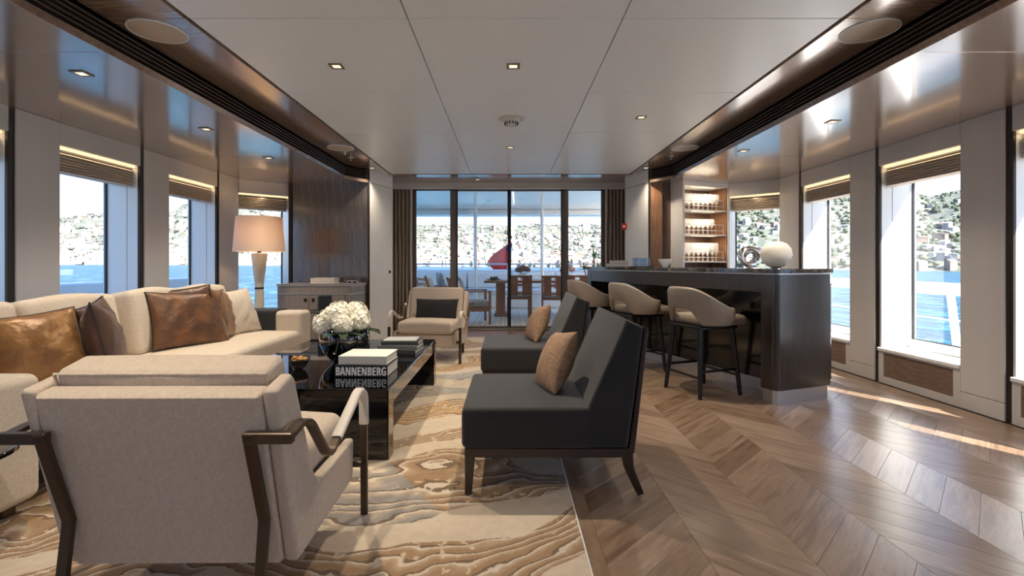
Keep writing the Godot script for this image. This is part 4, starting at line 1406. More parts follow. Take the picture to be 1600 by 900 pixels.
	var bowl = thing("white_bowl", "small white porcelain bowl on the bar counter", "bowl", P(1.69, 1.08, 5.22))
	part(bowl, "body", mb().lathe([Vector2(0, 0), Vector2(0.024, 0), Vector2(0.026, 0.006), Vector2(0.045, 0.03), Vector2(0.064, 0.066), Vector2(0.07, 0.09), Vector2(0.067, 0.09), Vector2(0.06, 0.064), Vector2(0.04, 0.03), Vector2(0, 0.012)], 32), M["porcelain"], 50.0)
	var tray = thing("bar_tray", "low dark tray holding blue glasses on the bar", "tray", P(1.6, 1.08, 5.86))
	part(tray, "plate", mb().box(Vector3(-0.14, 0, -0.09), Vector3(0.14, 0.008, 0.09), 0.003), M["dark_plate"], 0.0)
	var spots = [[-0.07, 0.03], [0.0, 0.04], [0.075, 0.03], [-0.035, -0.04], [0.05, -0.04]]
	for i in 5:
		var g = thing("blue_tumbler", "blue glass tumbler standing on the dark bar tray", "glass", P(1.6 + spots[i][0], 1.088, 5.86 - spots[i][1]), 0, "blue tumblers on the bar tray")
		part(g, "wall", mb().lathe([Vector2(0, 0.004), Vector2(0.026, 0.004), Vector2(0.03, 0.012), Vector2(0.034, 0.1)], 20), M["blue_glass"], 50.0)
	for i in 2:
		var bt = thing("slim_stirrer", "white slim stirrer standing in a blue glass, " + ["tilted", "upright"][i], "stirrer", P(1.6 + [-0.085, 0.085][i], 1.092, 5.855))
		part(bt, "rod", mb().sweep([Vector3(0, 0, 0), Vector3([-0.05, 0.0][i], 0.235, 0)], circle(0.006, 8), Vector3(0, 0, 1)), M["white_gloss"], 60.0)
	for i in 2:
		var bx = book(P(1.42 + 0.02 * i, 1.0805 + 0.04 * i, 6.3), deg_to_rad(-12.0), 0.27 - 0.03 * i, 0.2, 0.0395, M["paper_white"], ["white box-bound book under another on the far bar end", "white box-bound book lying on its twin on the far bar end"][i], "pale books on the bar end")
		bx.set_meta("category", "book")


# ------------------------------------------------------------------ glass cabinet
func build_glass_cabinet():
	var o = P(2.33, 0, 6.42)
	var dir = Vector3(0.932, 0, -0.3625)
	var back = Vector3(-0.3625, 0, -0.932)
	var L = 0.765
	var c = thing("glass_cabinet", "lit open wooden cabinet with three railed shelves of stemware", "cabinet", o)
	var fr = Transform3D(Basis(dir, Vector3.UP, back), Vector3.ZERO)
	part(c, "side_panel", mb(fr).box(Vector3(-0.02, 0, 0), Vector3(0.012, SOFFIT, 0.34), 0.002), M["panel"], 0.0)
	part(c, "side_panel", mb(fr).box(Vector3(L - 0.012, 0, 0), Vector3(L + 0.02, SOFFIT, 0.34), 0.002), M["panel"], 0.0)
	part(c, "wood_lining", mb(fr).box(Vector3(L - 0.028, 0.9, 0.01), Vector3(L - 0.013, 2.16, 0.33), 0.0), M["tan_wood"], 0.0)
	part(c, "top_board", mb(fr).box(Vector3(0.012, 2.16, 0.0), Vector3(L - 0.012, SOFFIT, 0.34), 0.002), M["panel"], 0.0)
	part(c, "base_unit", mb(fr).box(Vector3(0.012, 0, 0.0), Vector3(L - 0.012, 0.9, 0.34), 0.002), M["bar_wood"], 0.0)
	part(c, "back_panel", mb(fr).box(Vector3(0.012, 0.9, 0.33), Vector3(0.2, 2.16, 0.345), 0.0), M["niche_wood"], 0.0)
	part(c, "back_mirror", mb(fr).box(Vector3(0.2, 0.9, 0.33), Vector3(0.28, 2.16, 0.34), 0.0), M["white_gloss"], 0.0)
	part(c, "back_panel", mb(fr).box(Vector3(0.28, 0.9, 0.33), Vector3(L - 0.028, 2.16, 0.345), 0.0), M["niche_wood"], 0.0)
	var ys = [1.847, 1.515, 1.15]
	var kinds = []
	# three shapes of stemware
	kinds.append([Vector2(0, 0.003), Vector2(0.034, 0.003), Vector2(0.034, 0.005), Vector2(0.005, 0.012), Vector2(0.004, 0.09), Vector2(0.02, 0.105), Vector2(0.038, 0.14), Vector2(0.04, 0.17), Vector2(0.033, 0.225)])
	kinds.append([Vector2(0, 0.003), Vector2(0.034, 0.003), Vector2(0.034, 0.005), Vector2(0.005, 0.012), Vector2(0.004, 0.1), Vector2(0.018, 0.112), Vector2(0.034, 0.145), Vector2(0.035, 0.175), Vector2(0.029, 0.215)])
	kinds.append([Vector2(0, 0.003), Vector2(0.032, 0.003), Vector2(0.032, 0.005), Vector2(0.005, 0.012), Vector2(0.004, 0.09), Vector2(0.018, 0.11), Vector2(0.028, 0.15), Vector2(0.03, 0.2), Vector2(0.027, 0.255)])
	for k in 3:
		var y = ys[k]
		part(c, "shelf", mb(fr).box(Vector3(0.013, y - 0.014, 0.005), Vector3(L - 0.029, y, 0.328), 0.002), M["white_gloss"], 0.0)
		for h in [0.055, 0.135]:
			part(c, "gallery_rail", mb(fr).sweep([Vector3(0.015, y + h, 0.03), Vector3(L - 0.06, y + h, 0.03)], circle(0.004, 6)), M["steel"], 60.0)
		for x in [L - 0.06, L - 0.2]:
			part(c, "rail_post", mb(fr).sweep([Vector3(x, y, 0.03), Vector3(x, y + 0.137, 0.03)], circle(0.004, 6), Vector3(1, 0, 0)), M["steel"], 60.0)
		var first = null
		for row in 3:
			for i in 8 - (k % 2):
				var at = o + fr.basis * Vector3(0.065 + 0.081 * i + 0.02 * (row % 2), y, 0.085 + 0.085 * row)
				var lab = ["large-bowled wine glass on the top cabinet shelf", "wine glass on the middle cabinet shelf", "tall narrow flute on the lowest cabinet shelf"][k]
				if first == null:
					first = thing("wine_glass" if k < 2 else "flute_glass", lab, "glass", at, 0, ["glasses on the top shelf", "glasses on the middle shelf", "flutes on the lowest shelf"][k])
					part(first, "bowl", mb().lathe(kinds[k], 18), M["clear_glass"], 45.0)
					first.set_meta("base_name", "wine_glass" if k < 2 else "flute_glass")
				else:
					copy(first, at, 0.0)
	for k in 3:
		var l = thing("shelf_light", "small warm spotlight lighting the " + ["top", "middle", "lowest"][k] + " shelf of the glass cabinet", "light", o + fr.basis * Vector3(L * 0.5, [2.156, 1.83, 1.498][k], 0.07))
		part(l, "lens", mb(fr).box(Vector3(-0.2, -0.006, -0.008), Vector3(0.2, 0.0, 0.008), 0.001), M["lens"], 0.0)
		lamp_area(l, Vector3(0, -0.01, 0), Vector3.DOWN, Vector2(0.4, 0.02), 0.2, Color(1.0, 0.9, 0.76))


# ------------------------------------------------------------------ credenza, floor lamp, side table
func build_credenza_corner():
	var o = P(-2.4, 0, 6.35)
	var c = thing("credenza", "greige wood credenza with pale inlay lines under the dark panel", "cabinet", o)
	var at = Transform3D(Basis(), -o)
	var outline = func(g): return [Vector2(-2.9 - g, -6.62), Vector2(-2.9 - g, -6.12 + g), Vector2(-2.02, -6.08 + g), Vector2(-1.955 + g * 0.5, -6.1 + g * 0.6), Vector2(-1.9 + g, -6.4), Vector2(-1.92 + g, -6.6)]
	part(c, "body", mb(at).prism(outline.call(-0.004), 0.06, 0.84, "y"), M["credenza_wood"], 20.0)
	part(c, "plinth", mb(at).prism(outline.call(-0.05), 0.0, 0.06, "y"), M["gap_black"], 20.0)
	part(c, "top", mb(at).prism(outline.call(0.006), 0.848, 0.866, "y", 0.002, 1), M["credenza_wood"], 20.0)
	part(c, "top_edge_inlay", mb(at).prism(outline.call(0.009), 0.84, 0.848, "y"), M["steel"], 20.0)
	part(c, "inlay", mb(at).prism(outline.call(0.004), 0.735, 0.745, "y"), M["steel"], 20.0)
	for e in [[-2.885, -2.49], [-2.48, -2.035]]:
		var z0 = 6.122 - 0.0455 * (e[0] + 2.9)
		var z1 = 6.122 - 0.0455 * (e[1] + 2.9)
		part(c, "door", mb(at).prism([Vector2(e[0], -z0), Vector2(e[1], -z1), Vector2(e[1], -z1 + 0.012), Vector2(e[0], -z0 + 0.012)], 0.075, 0.725, "y"), M["credenza_wood"], 20.0)
		var kx = e[1] - 0.04 if e[0] < -2.6 else e[0] + 0.05
		var d = c.get_child(c.get_child_count() - 1)
		var kz = 6.122 - 0.0455 * (kx + 2.9)
		part(d, "pull", mb(at).box(P(kx - 0.016, 0.645, kz - 0.024), P(kx + 0.016, 0.685, kz - 0.011), 0.002), M["gap_black"], 0.0, "small square black pull")
	# on the credenza
	book(P(-2.36, 0.866, 6.3), 0.0, 0.3, 0.22, 0.07, M["paper_white"], "thick white book lying on the credenza", "")
	var bx = thing("keepsake_box", "dark brown wooden box on the credenza", "box", P(-2.05, 0.866, 6.34))
	part(bx, "body", mb().box(Vector3(-0.06, 0, -0.05), Vector3(0.06, 0.05, 0.05), 0.004), M["dark_wood"], 0.0)
	part(bx, "lid", mb().box(Vector3(-0.062, 0.051, -0.052), Vector3(0.062, 0.066, 0.052), 0.003), M["dark_wood"], 0.0)
	var pf = thing("small_frame", "small silver photo frame lying beside the brown box", "frame", P(-1.985, 0.866, 6.22))
	for x in [-1.0, 1.0]:
		part(pf, "frame_panel", mb().box(Vector3(x * 0.035 - 0.033, 0, -0.012), Vector3(x * 0.035 + 0.033, 0.038, 0.012), 0.003), M["steel"], 0.0)
		part(pf, "picture", mb().box(Vector3(x * 0.035 - 0.023, 0.008, 0.0121), Vector3(x * 0.035 + 0.023, 0.03, 0.0135), 0.0), M["gap_black"], 0.0)
	# floor lamp
	var l = thing("floor_lamp", "tall floor lamp with cream drum shade and tapered pale stem", "lamp", P(-2.95, 0, 5.78))
	part(l, "base", mb().lathe([Vector2(0, 0.03), Vector2(0.05, 0.03), Vector2(0.17, 0.02), Vector2(0.18, 0.01), Vector2(0.18, 0), Vector2(0, 0)], 36), M["bronze"], 50.0)
	part(l, "stem", mb().lathe([Vector2(0, 0.028), Vector2(0.07, 0.028), Vector2(0.046, 0.82), Vector2(0, 0.82)], 28), M["parchment"], 50.0)
	part(l, "collar", mb().lathe([Vector2(0, 0.82), Vector2(0.05, 0.82), Vector2(0.05, 0.84), Vector2(0, 0.84)], 28), M["gap_black"], 40.0)
	part(l, "stem", mb().lathe([Vector2(0, 0.84), Vector2(0.045, 0.84), Vector2(0.088, 1.235), Vector2(0.08, 1.245), Vector2(0, 1.245)], 28), M["parchment"], 50.0)
	part(l, "socket", mb().lathe([Vector2(0, 1.245), Vector2(0.02, 1.245), Vector2(0.02, 1.36), Vector2(0, 1.36)], 16), M["bronze"], 40.0)
	var prof = [Vector2(0.282, 1.262), Vector2(0.248, 1.672), Vector2(0.245, 1.672), Vector2(0.279, 1.262)]
	var rows = []
	for q in prof + [prof[0]]:
		var row = []
		for j in 48:
			row.append(Vector3(q.x * cos(TAU * j / 48), q.y, q.x * sin(TAU * j / 48)))
		rows.append(row)
	part(l, "shade", mb().rings(rows, false, false), M["shade"], 50.0)
	for k in 3:
		var a = TAU * k / 3
		part(l, "shade_spoke", mb().sweep([Vector3(0, 1.4, 0), Vector3(0.268 * cos(a), 1.4, 0.268 * sin(a))], circle(0.004, 6)), M["bronze"], 60.0)
	part(l, "bulb", mb().ball(Vector3(0, 1.45, 0), Vector3(0.04, 0.055, 0.04), 16, 10), M["bulb"], 60.0)
	var om = OmniLight3D.new()
	om.name = "bulb_light"
	om.light_energy = 0.085
	om.light_color = Color(1.0, 0.85, 0.64)
	om.light_size = 0.04
	om.omni_range = 20.0
	om.omni_attenuation = 2.0
	om.shadow_enabled = true
	om.position = Vector3(0, 1.45, 0)
	l.add_child(om)
	# tripod side table with a dark loudspeaker cube
	var t = thing("tripod_table", "small black tripod side table beside the sofa arm", "side table", P(-2.1, 0.016, 5.56))
	part(t, "top", mb().box(Vector3(-0.17, 0.55, -0.15), Vector3(0.17, 0.57, 0.15), 0.006), M["black_stool"], 0.0)
	for k in 3:
		var a = TAU * k / 3 + 0.3
		part(t, "leg", mb().sweep([Vector3(-0.09 * cos(a), 0.55, -0.09 * sin(a)), Vector3(0.16 * cos(a), 0.0, 0.16 * sin(a))], circle(0.012, 8), Vector3(1, 0, 0.2)), M["black_stool"], 60.0)
	var sp = thing("lantern_cube", "dark charcoal upright cube standing on the tripod table", "box", P(-2.09, 0.586, 5.56), deg_to_rad(24.0))
	part(sp, "body", mb().rbox(Vector3(0.15, 0.175, 0.13), Vector3(0, 0.0885, 0), 0.012, 3, 1), M["book_slate"], 50.0)
	part(sp, "front_cloth", mb().box(Vector3(-0.065, 0.012, 0.0652), Vector3(0.065, 0.165, 0.068), 0.001), M["charcoal_wool"], 0.0)


# ------------------------------------------------------------------ aft deck seen through the doors
func deck_chair(at, turn, label):
	var c = thing("deck_armchair", label, "armchair", at, turn, "teak armchairs on the aft deck")
	for sx in [-1.0, 1.0]:
		part(c, "front_leg", mb().sweep([Vector3(sx * 0.33, 0, -0.34), Vector3(sx * 0.33, 0.6, -0.34)], bar_profile(0.045, 0.045), Vector3(1, 0, 0)), M["teak"], 25.0)
		part(c, "rear_leg", mb().sweep([Vector3(sx * 0.33, 0, 0.3), Vector3(sx * 0.33, 0.35, 0.27), Vector3(sx * 0.33, 0.86, 0.42)], bar_profile(0.045, 0.05), Vector3(1, 0, 0)), M["teak"], 25.0)
		part(c, "arm", mb().box(Vector3(sx * 0.33 - 0.03, 0.6, -0.37), Vector3(sx * 0.33 + 0.03, 0.625, 0.33), 0.006), M["teak"], 0.0)
	part(c, "seat_frame", mb().box(Vector3(-0.31, 0.24, -0.35), Vector3(0.31, 0.31, 0.27), 0.006), M["teak"], 0.0)
	for k in 4:
		part(c, "back_slat", mb().box(Vector3(-0.31, 0.42 + 0.11 * k, 0.3 + 0.032 * k), Vector3(0.31, 0.48 + 0.11 * k, 0.315 + 0.032 * k), 0.003), M["teak"], 0.0)
	part(c, "seat_cushion", mb().rbox(Vector3(0.6, 0.12, 0.6), Vector3(0, 0.37, -0.05), 0.04, 3, 1), M["outdoor_grey"], 50.0)
	part(c, "back_cushion", mb(Transform3D(Basis(Vector3.RIGHT, deg_to_rad(16)), Vector3(0, 0.62, 0.24))).rbox(Vector3(0.58, 0.42, 0.13), Vector3.ZERO, 0.045, 3, 1), M["outdoor_cushion"], 50.0)
	return c


func dining_chair(at, turn, label):
	var c = thing("dining_chair", label, "chair", at, turn, "teak dining chairs on the aft deck")
	for sx in [-1.0, 1.0]:
		part(c, "leg", mb().sweep([Vector3(sx * 0.22, 0, -0.22), Vector3(sx * 0.22, 0.43, -0.22)], bar_profile(0.04, 0.04), Vector3(1, 0, 0)), M["teak"], 25.0)
		part(c, "leg", mb().sweep([Vector3(sx * 0.22, 0, 0.22), Vector3(sx * 0.22, 0.45, 0.2), Vector3(sx * 0.22, 0.9, 0.25)], bar_profile(0.045, 0.04), Vector3(1, 0, 0)), M["teak"], 25.0)
		part(c, "arm", mb().box(Vector3(sx * 0.22 - 0.02, 0.63, -0.2), Vector3(sx * 0.22 + 0.02, 0.655, 0.2), 0.005), M["teak"], 0.0)
	part(c, "seat", mb().box(Vector3(-0.22, 0.41, -0.24), Vector3(0.22, 0.45, 0.2), 0.006), M["teak"], 0.0)
	part(c, "seat_pad", mb().rbox(Vector3(0.42, 0.05, 0.42), Vector3(0, 0.475, -0.02), 0.02, 3, 1), M["outdoor_grey"], 50.0)
	for x in [-0.12, 0.12]:
		part(c, "back_slat", mb().box(Vector3(x - 0.075, 0.5, 0.205), Vector3(x + 0.075, 0.86, 0.235), 0.004), M["teak"], 0.0)
	for y in [0.52, 0.68, 0.85]:
		part(c, "back_rail", mb().box(Vector3(-0.2, y, 0.212), Vector3(0.2, y + 0.045, 0.245), 0.004), M["teak"], 0.0)
	return c


func build_aft_deck():
	# overhead of the aft deck and its edge
	var oh = shell("ceiling_aft_deck")
	part(oh, "overhead", mb().box(P(-5.2, 2.5, 12.9), P(5.2, 2.72, 8.36), 0.0), M["white_paint"], 0.0)
	part(oh, "edge_beam", mb().box(P(-5.2, 2.36, 12.3), P(5.2, 2.5, 12.9), 0.03), M["white_paint"], 0.0)
	for i in 6:
		var x = -1.9 + 0.75 * i
		var l = thing("deck_downlight", "small round downlight in the white overhead of the aft deck", "light", P(x, 2.5, 10.6), 0, "downlights over the aft deck")
		part(l, "ring", mb().lathe([Vector2(0, -0.004), Vector2(0.05, -0.004), Vector2(0.055, 0.0), Vector2(0, 0.0)], 20), M["steel"], 40.0)
	for x in [-0.8, 0.86]:
		var p = thing("deck_post", "white round post holding the aft deck overhead, " + ("next to the red flag" if x < 0 else "behind the dining chairs"), "post", P(x, -0.01, 12.1))
		part(p, "shaft", mb().sweep([Vector3.ZERO, Vector3(0, 2.51, 0)], circle(0.045, 16), Vector3(1, 0, 0)), M["white_paint"], 60.0)
		part(p, "collar", mb().lathe([Vector2(0.045, 0.0), Vector2(0.08, 0.0), Vector2(0.075, 0.02), Vector2(0.045, 0.025)], 18), M["steel"], 40.0)
	var r = thing("aft_rail", "white aft bulwark topped by a thin steel rail", "railing", P(0, -0.01, 13.4))
	part(r, "bulwark", mb().box(Vector3(-5.2, 0, -0.1), Vector3(5.2, 0.97, 0.1), 0.03), M["white_paint"], 0.0)
	part(r, "hand_rail", mb().sweep([Vector3(-5.2, 1.12, 0), Vector3(5.2, 1.12, 0)], circle(0.022, 10)), M["steel"], 60.0)
	for k in 9:
		part(r, "stanchion", mb().sweep([Vector3(-5.0 + 1.25 * k, 0.95, 0), Vector3(-5.0 + 1.25 * k, 1.12, 0)], circle(0.014, 8), Vector3(1, 0, 0)), M["steel"], 60.0)
	# built-in settee
	var s = thing("deck_settee", "long white settee against the aft bulwark", "sofa", P(0.1, -0.01, 12.75))
	part(s, "base", mb().box(Vector3(-2.4, 0, -0.5), Vector3(2.4, 0.34, 0.42), 0.02), M["white_paint"], 0.0)
	for k in 4:
		part(s, "seat_cushion", mb().rbox(Vector3(1.17, 0.13, 0.86), Vector3(-1.78 + 1.185 * k, 0.405, 0.0), 0.04, 3, 1), M["outdoor_cushion"], 50.0)
		part(s, "back_cushion", mb().rbox(Vector3(1.15, 0.42, 0.16), Vector3(-1.78 + 1.185 * k, 0.68, -0.42), 0.05, 3, 1), M["outdoor_cushion"], 50.0)
	# lounge corner on the left
	var c1 = deck_chair(P(-0.72, -0.01, 9.3), deg_to_rad(-80.0), "teak deck armchair with grey seat pad next to the left door stile")
	var c2 = deck_chair(P(-1.6, -0.01, 11.1), deg_to_rad(-60.0), "teak deck armchair with pale cushions far out by the rail")
	var cs = [[P(-0.9, 0.66, 9.3), 96.0, "grey scatter cushion on the deck armchair next to the door stile"], [P(-1.52, 0.7, 11.1), 110.0, "grey scatter cushion upright on the deck armchair by the rail"]]
	for e in cs:
		var n = thing("deck_cushion", e[2], "cushion", e[0], 0, "grey cushions on the deck armchairs")
		n.basis = Basis(Vector3.UP, deg_to_rad(e[1])) * Basis(Vector3.RIGHT, deg_to_rad(-14.0))
		part(n, "cover", mb().pillow(0.46, 0.46, 0.16, 0.07, 81, 0.01), M["outdoor_grey"], 60.0)
	var st = thing("deck_side_table", "slender white side table on the aft deck by the rail", "side table", P(-1.98, -0.01, 10.6))
	part(st, "top", mb().box(Vector3(-0.16, 0.62, -0.16), Vector3(0.16, 0.64, 0.16), 0.004), M["white_gloss"], 0.0)
	part(st, "stem", mb().sweep([Vector3(0.1, 0.01, 0), Vector3(0.1, 0.62, 0)], circle(0.016, 8), Vector3(1, 0, 0)), M["dark_plate"], 60.0)
	part(st, "foot", mb().box(Vector3(-0.13, 0, -0.13), Vector3(0.13, 0.012, 0.13), 0.003), M["dark_plate"], 0.0)
	# dining table
	var t = thing("dining_table", "long teak dining table on the aft deck", "table", P(0.55, -0.01, 10.75))
	part(t, "table_top", mb().box(Vector3(-1.05, 0.72, -0.5), Vector3(1.15, 0.765, 0.5), 0.006), M["teak"], 0.0)
	for x in [-0.7, 0.8]:
		part(t, "pedestal", mb().box(Vector3(x - 0.1, 0.06, -0.3), Vector3(x + 0.1, 0.72, 0.3), 0.01), M["teak"], 0.0)
		part(t, "foot", mb().box(Vector3(x - 0.14, 0, -0.36), Vector3(x + 0.14, 0.06, 0.36), 0.01), M["teak"], 0.0)
	dining_chair(P(0.24, -0.01, 10.0), deg_to_rad(3.0), "slatted teak dining chair in front of the purple flowers")
	dining_chair(P(0.92, -0.01, 9.75), deg_to_rad(-4.0), "slatted teak dining chair nearer the doors and bar end")
	dining_chair(P(1.45, -0.01, 10.1), deg_to_rad(-8.0), "slatted teak dining chair half behind the bar end")
	var pl = thing("fruit_dish", "dark leaf-shaped dish on the teak table end", "dish", P(-0.3, 0.755, 10.6))
	part(pl, "dish", mb().lathe([Vector2(0, 0.0), Vector2(0.05, 0.0), Vector2(0.17, 0.035), Vector2(0.165, 0.04), Vector2(0.0, 0.014)], 24), M["dark_plate"], 50.0)
	for k in 5:
		part(pl, "fruit", mb().ball(Vector3(0.06 * cos(k * 1.25), 0.055, 0.06 * sin(k * 1.25)), Vector3.ONE * 0.036, 10, 7), M["dark_plate"], 60.0)
	# flowers in glass
	var rr = RandomNumberGenerator.new()
	rr.seed = 5
	for e in [[0.34, 10.75, "mauve", "mauve flower posy in a glass on the teak table", 11], [1.32, 10.7, "rose", "pale pink flower posy in a glass near the yucca", 10]]:
		var g = thing("glass_vase", "clear glass holding the " + ("mauve" if e[2] == "mauve" else "pale pink") + " flowers on the deck table", "vase", P(e[0], 0.755, e[1]))
		part(g, "wall", mb().lathe([Vector2(0, 0.004), Vector2(0.06, 0.004), Vector2(0.07, 0.02), Vector2(0.08, 0.16)], 24), M["clear_glass"], 50.0)
		var n = thing("flower_posy", e[3], "flowers", P(e[0], 0.9, e[1]))
		for k in e[4]:
			var a = k * 2.4
			var q = 0.045 * sqrt(float(k))
			var fl = mb()
			for m in 26:
				var yy = 1.0 - 1.6 * (m + 0.5) / 26
				var rd = sqrt(1.0 - yy * yy)
				var dir = Vector3(rd * cos(m * 2.4), yy, rd * sin(m * 2.4))
				var sx = dir.cross(Vector3(0.2, 0.7, 0.6)).normalized()
				var sy = dir.cross(sx)
				var c0 = dir * 0.045
				fl.quad(c0 - sx * 0.022, c0 + sy * 0.022 + dir * 0.012, c0 + sx * 0.022, c0 - sy * 0.022 + dir * 0.012)
			fl.ball(Vector3.ZERO, Vector3.ONE * 0.042, 8, 6)
			var b = part(n, "bloom", fl, M[e[2]], 0.0)
			b.position = Vector3(q * cos(a), 0.14 - q * 0.5 + rr.randf_range(-0.02, 0.02), q * sin(a))
			part(n, "stem", mb().sweep([b.position, Vector3(q * 0.3 * cos(a), -0.13, q * 0.3 * sin(a))], circle(0.004, 5), Vector3(1, 0, 0)), M["leaf"], 60.0)
	# yucca
	var y = thing("potted_yucca", "spiky green yucca in a white pot behind the bar end", "plant", P(2.0, -0.01, 11.25))
	part(y, "pot", mb().lathe([Vector2(0, 0), Vector2(0.14, 0), Vector2(0.19, 0.5), Vector2(0.17, 0.5), Vector2(0.16, 0.45), Vector2(0, 0.45)], 28), M["white_gloss"], 40.0)
	for e in [[0.0, 1.28, 0.0], [-0.24, 1.0, 0.1], [0.12, 1.02, -0.12]]:
		part(y, "stem", mb().sweep([Vector3(e[0] * 0.3, 0.45, e[2] * 0.3), Vector3(e[0], e[1], e[2])], circle(0.018, 8), Vector3(1, 0, 0)), M["mauve"], 60.0)
		for k in 26:
			var a = k * 2.4
			var el = lerpf(1.35, -0.25, k / 26.0)
			var dir = Vector3(cos(a) * cos(el), sin(el), sin(a) * cos(el))
			var sd = dir.cross(Vector3.UP).normalized()
			var L = 0.36 * rr.randf_range(0.8, 1.1) * (1.0 if e[0] == 0.0 else 0.75)
			var rows = []
			for m in 5:
				var u = m / 4.0
				var w = 0.016 * (1.0 - u * 0.9)
				var c0 = Vector3(e[0], e[1], e[2]) + dir * L * u + Vector3(0, -0.1 * u * u * L, 0)
				rows.append([c0 - sd * w + Vector3(0, 0.003, 0), c0, c0 + sd * w + Vector3(0, 0.003, 0), c0 - Vector3(0, 0.0015, 0)])
			part(y, "leaf", mb().rings(rows), M["palm"], 50.0)
	# ensign on its staff
	var fg = thing("ensign_flag", "red ensign hanging in folds from a white staff aft", "flag", P(-0.12, -0.01, 13.6))
	part(fg, "staff", mb().sweep([Vector3(0.12, 0.5, 0), Vector3(0.3, 2.1, -0.5)], circle(0.02, 10), Vector3(1, 0, 0)), M["white_paint"], 60.0)
	var rows = []
	for i in 13:
		var v = i / 12.0
		var top = []
		for j in 17:
			var u = j / 16.0
			var wdt = 0.3 + 0.36 * sin(PI * clampf(v * 0.9 + 0.05, 0.0, 1.0))
			top.append(Vector3(0.26 - wdt * u - 0.12 * v * 0.4, 1.78 - 0.92 * v - 0.25 * u * (1.0 - v), -0.35 + 0.07 * sin(u * 13.0 + v * 2.0) * (0.3 + 0.7 * v)))
		var row = top.duplicate()
		for j in range(16, -1, -1):
			row.append(top[j] + Vector3(0, 0, -0.006))
		rows.append(row)
	part(fg, "cloth", mb().rings(rows), M["flag_red"], 50.0)
	var can = []
	for i in 4:
		var v = 0.05 + i * 0.06
		var row = []
		for j in 5:
			var u = 0.02 + j * 0.09
			var wdt = 0.3 + 0.36 * sin(PI * clampf(v * 0.9 + 0.05, 0.0, 1.0))
			row.append(Vector3(0.26 - wdt * u - 0.12 * v * 0.4, 1.78 - 0.92 * v - 0.25 * u * (1.0 - v), -0.342 + 0.07 * sin(u * 13.0 + v * 2.0) * (0.3 + 0.7 * v)))
		can.append(row)
	var cm = mb()
	for i in 3:
		for j in 4:
			cm.quad(can[i][j], can[i][j + 1], can[i + 1][j + 1], can[i + 1][j])
	part(fg, "canton", cm, M["flag_blue"], 50.0)


# ------------------------------------------------------------------ ceiling fittings
func downlight(x, y, d, label, group, energy = 0.35):
	var l = thing("downlight", label, "light", P(x, y, d), 0, group)
	var f = mb()
	for e in [[-0.042, -0.042, 0.042, -0.026], [-0.042, 0.026, 0.042, 0.042], [-0.042, -0.026, -0.026, 0.026], [0.026, -0.026, 0.042, 0.026]]:
		f.box(Vector3(e[0], -0.006, e[1]), Vector3(e[2], -0.0005, e[3]), 0.001)
	part(l, "bezel", f, M["bezel"], 0.0)
	part(l, "lens", mb().box(Vector3(-0.025, -0.003, -0.025), Vector3(0.025, -0.001, 0.025), 0.0), M["lens"], 0.0)
	var s = SpotLight3D.new()
	s.name = "spot"
	s.light_energy = energy
	s.light_color = Color(1.0, 0.93, 0.83)
	s.light_size = 0.025
	s.spot_angle = 58.0
	s.spot_range = 20.0
	s.spot_attenuation = 2.0
	s.spot_angle_attenuation = 1.0
	s.shadow_enabled = true
	s.position = Vector3(0, -0.012, 0)
	s.rotation.x = -PI / 2
	l.add_child(s)


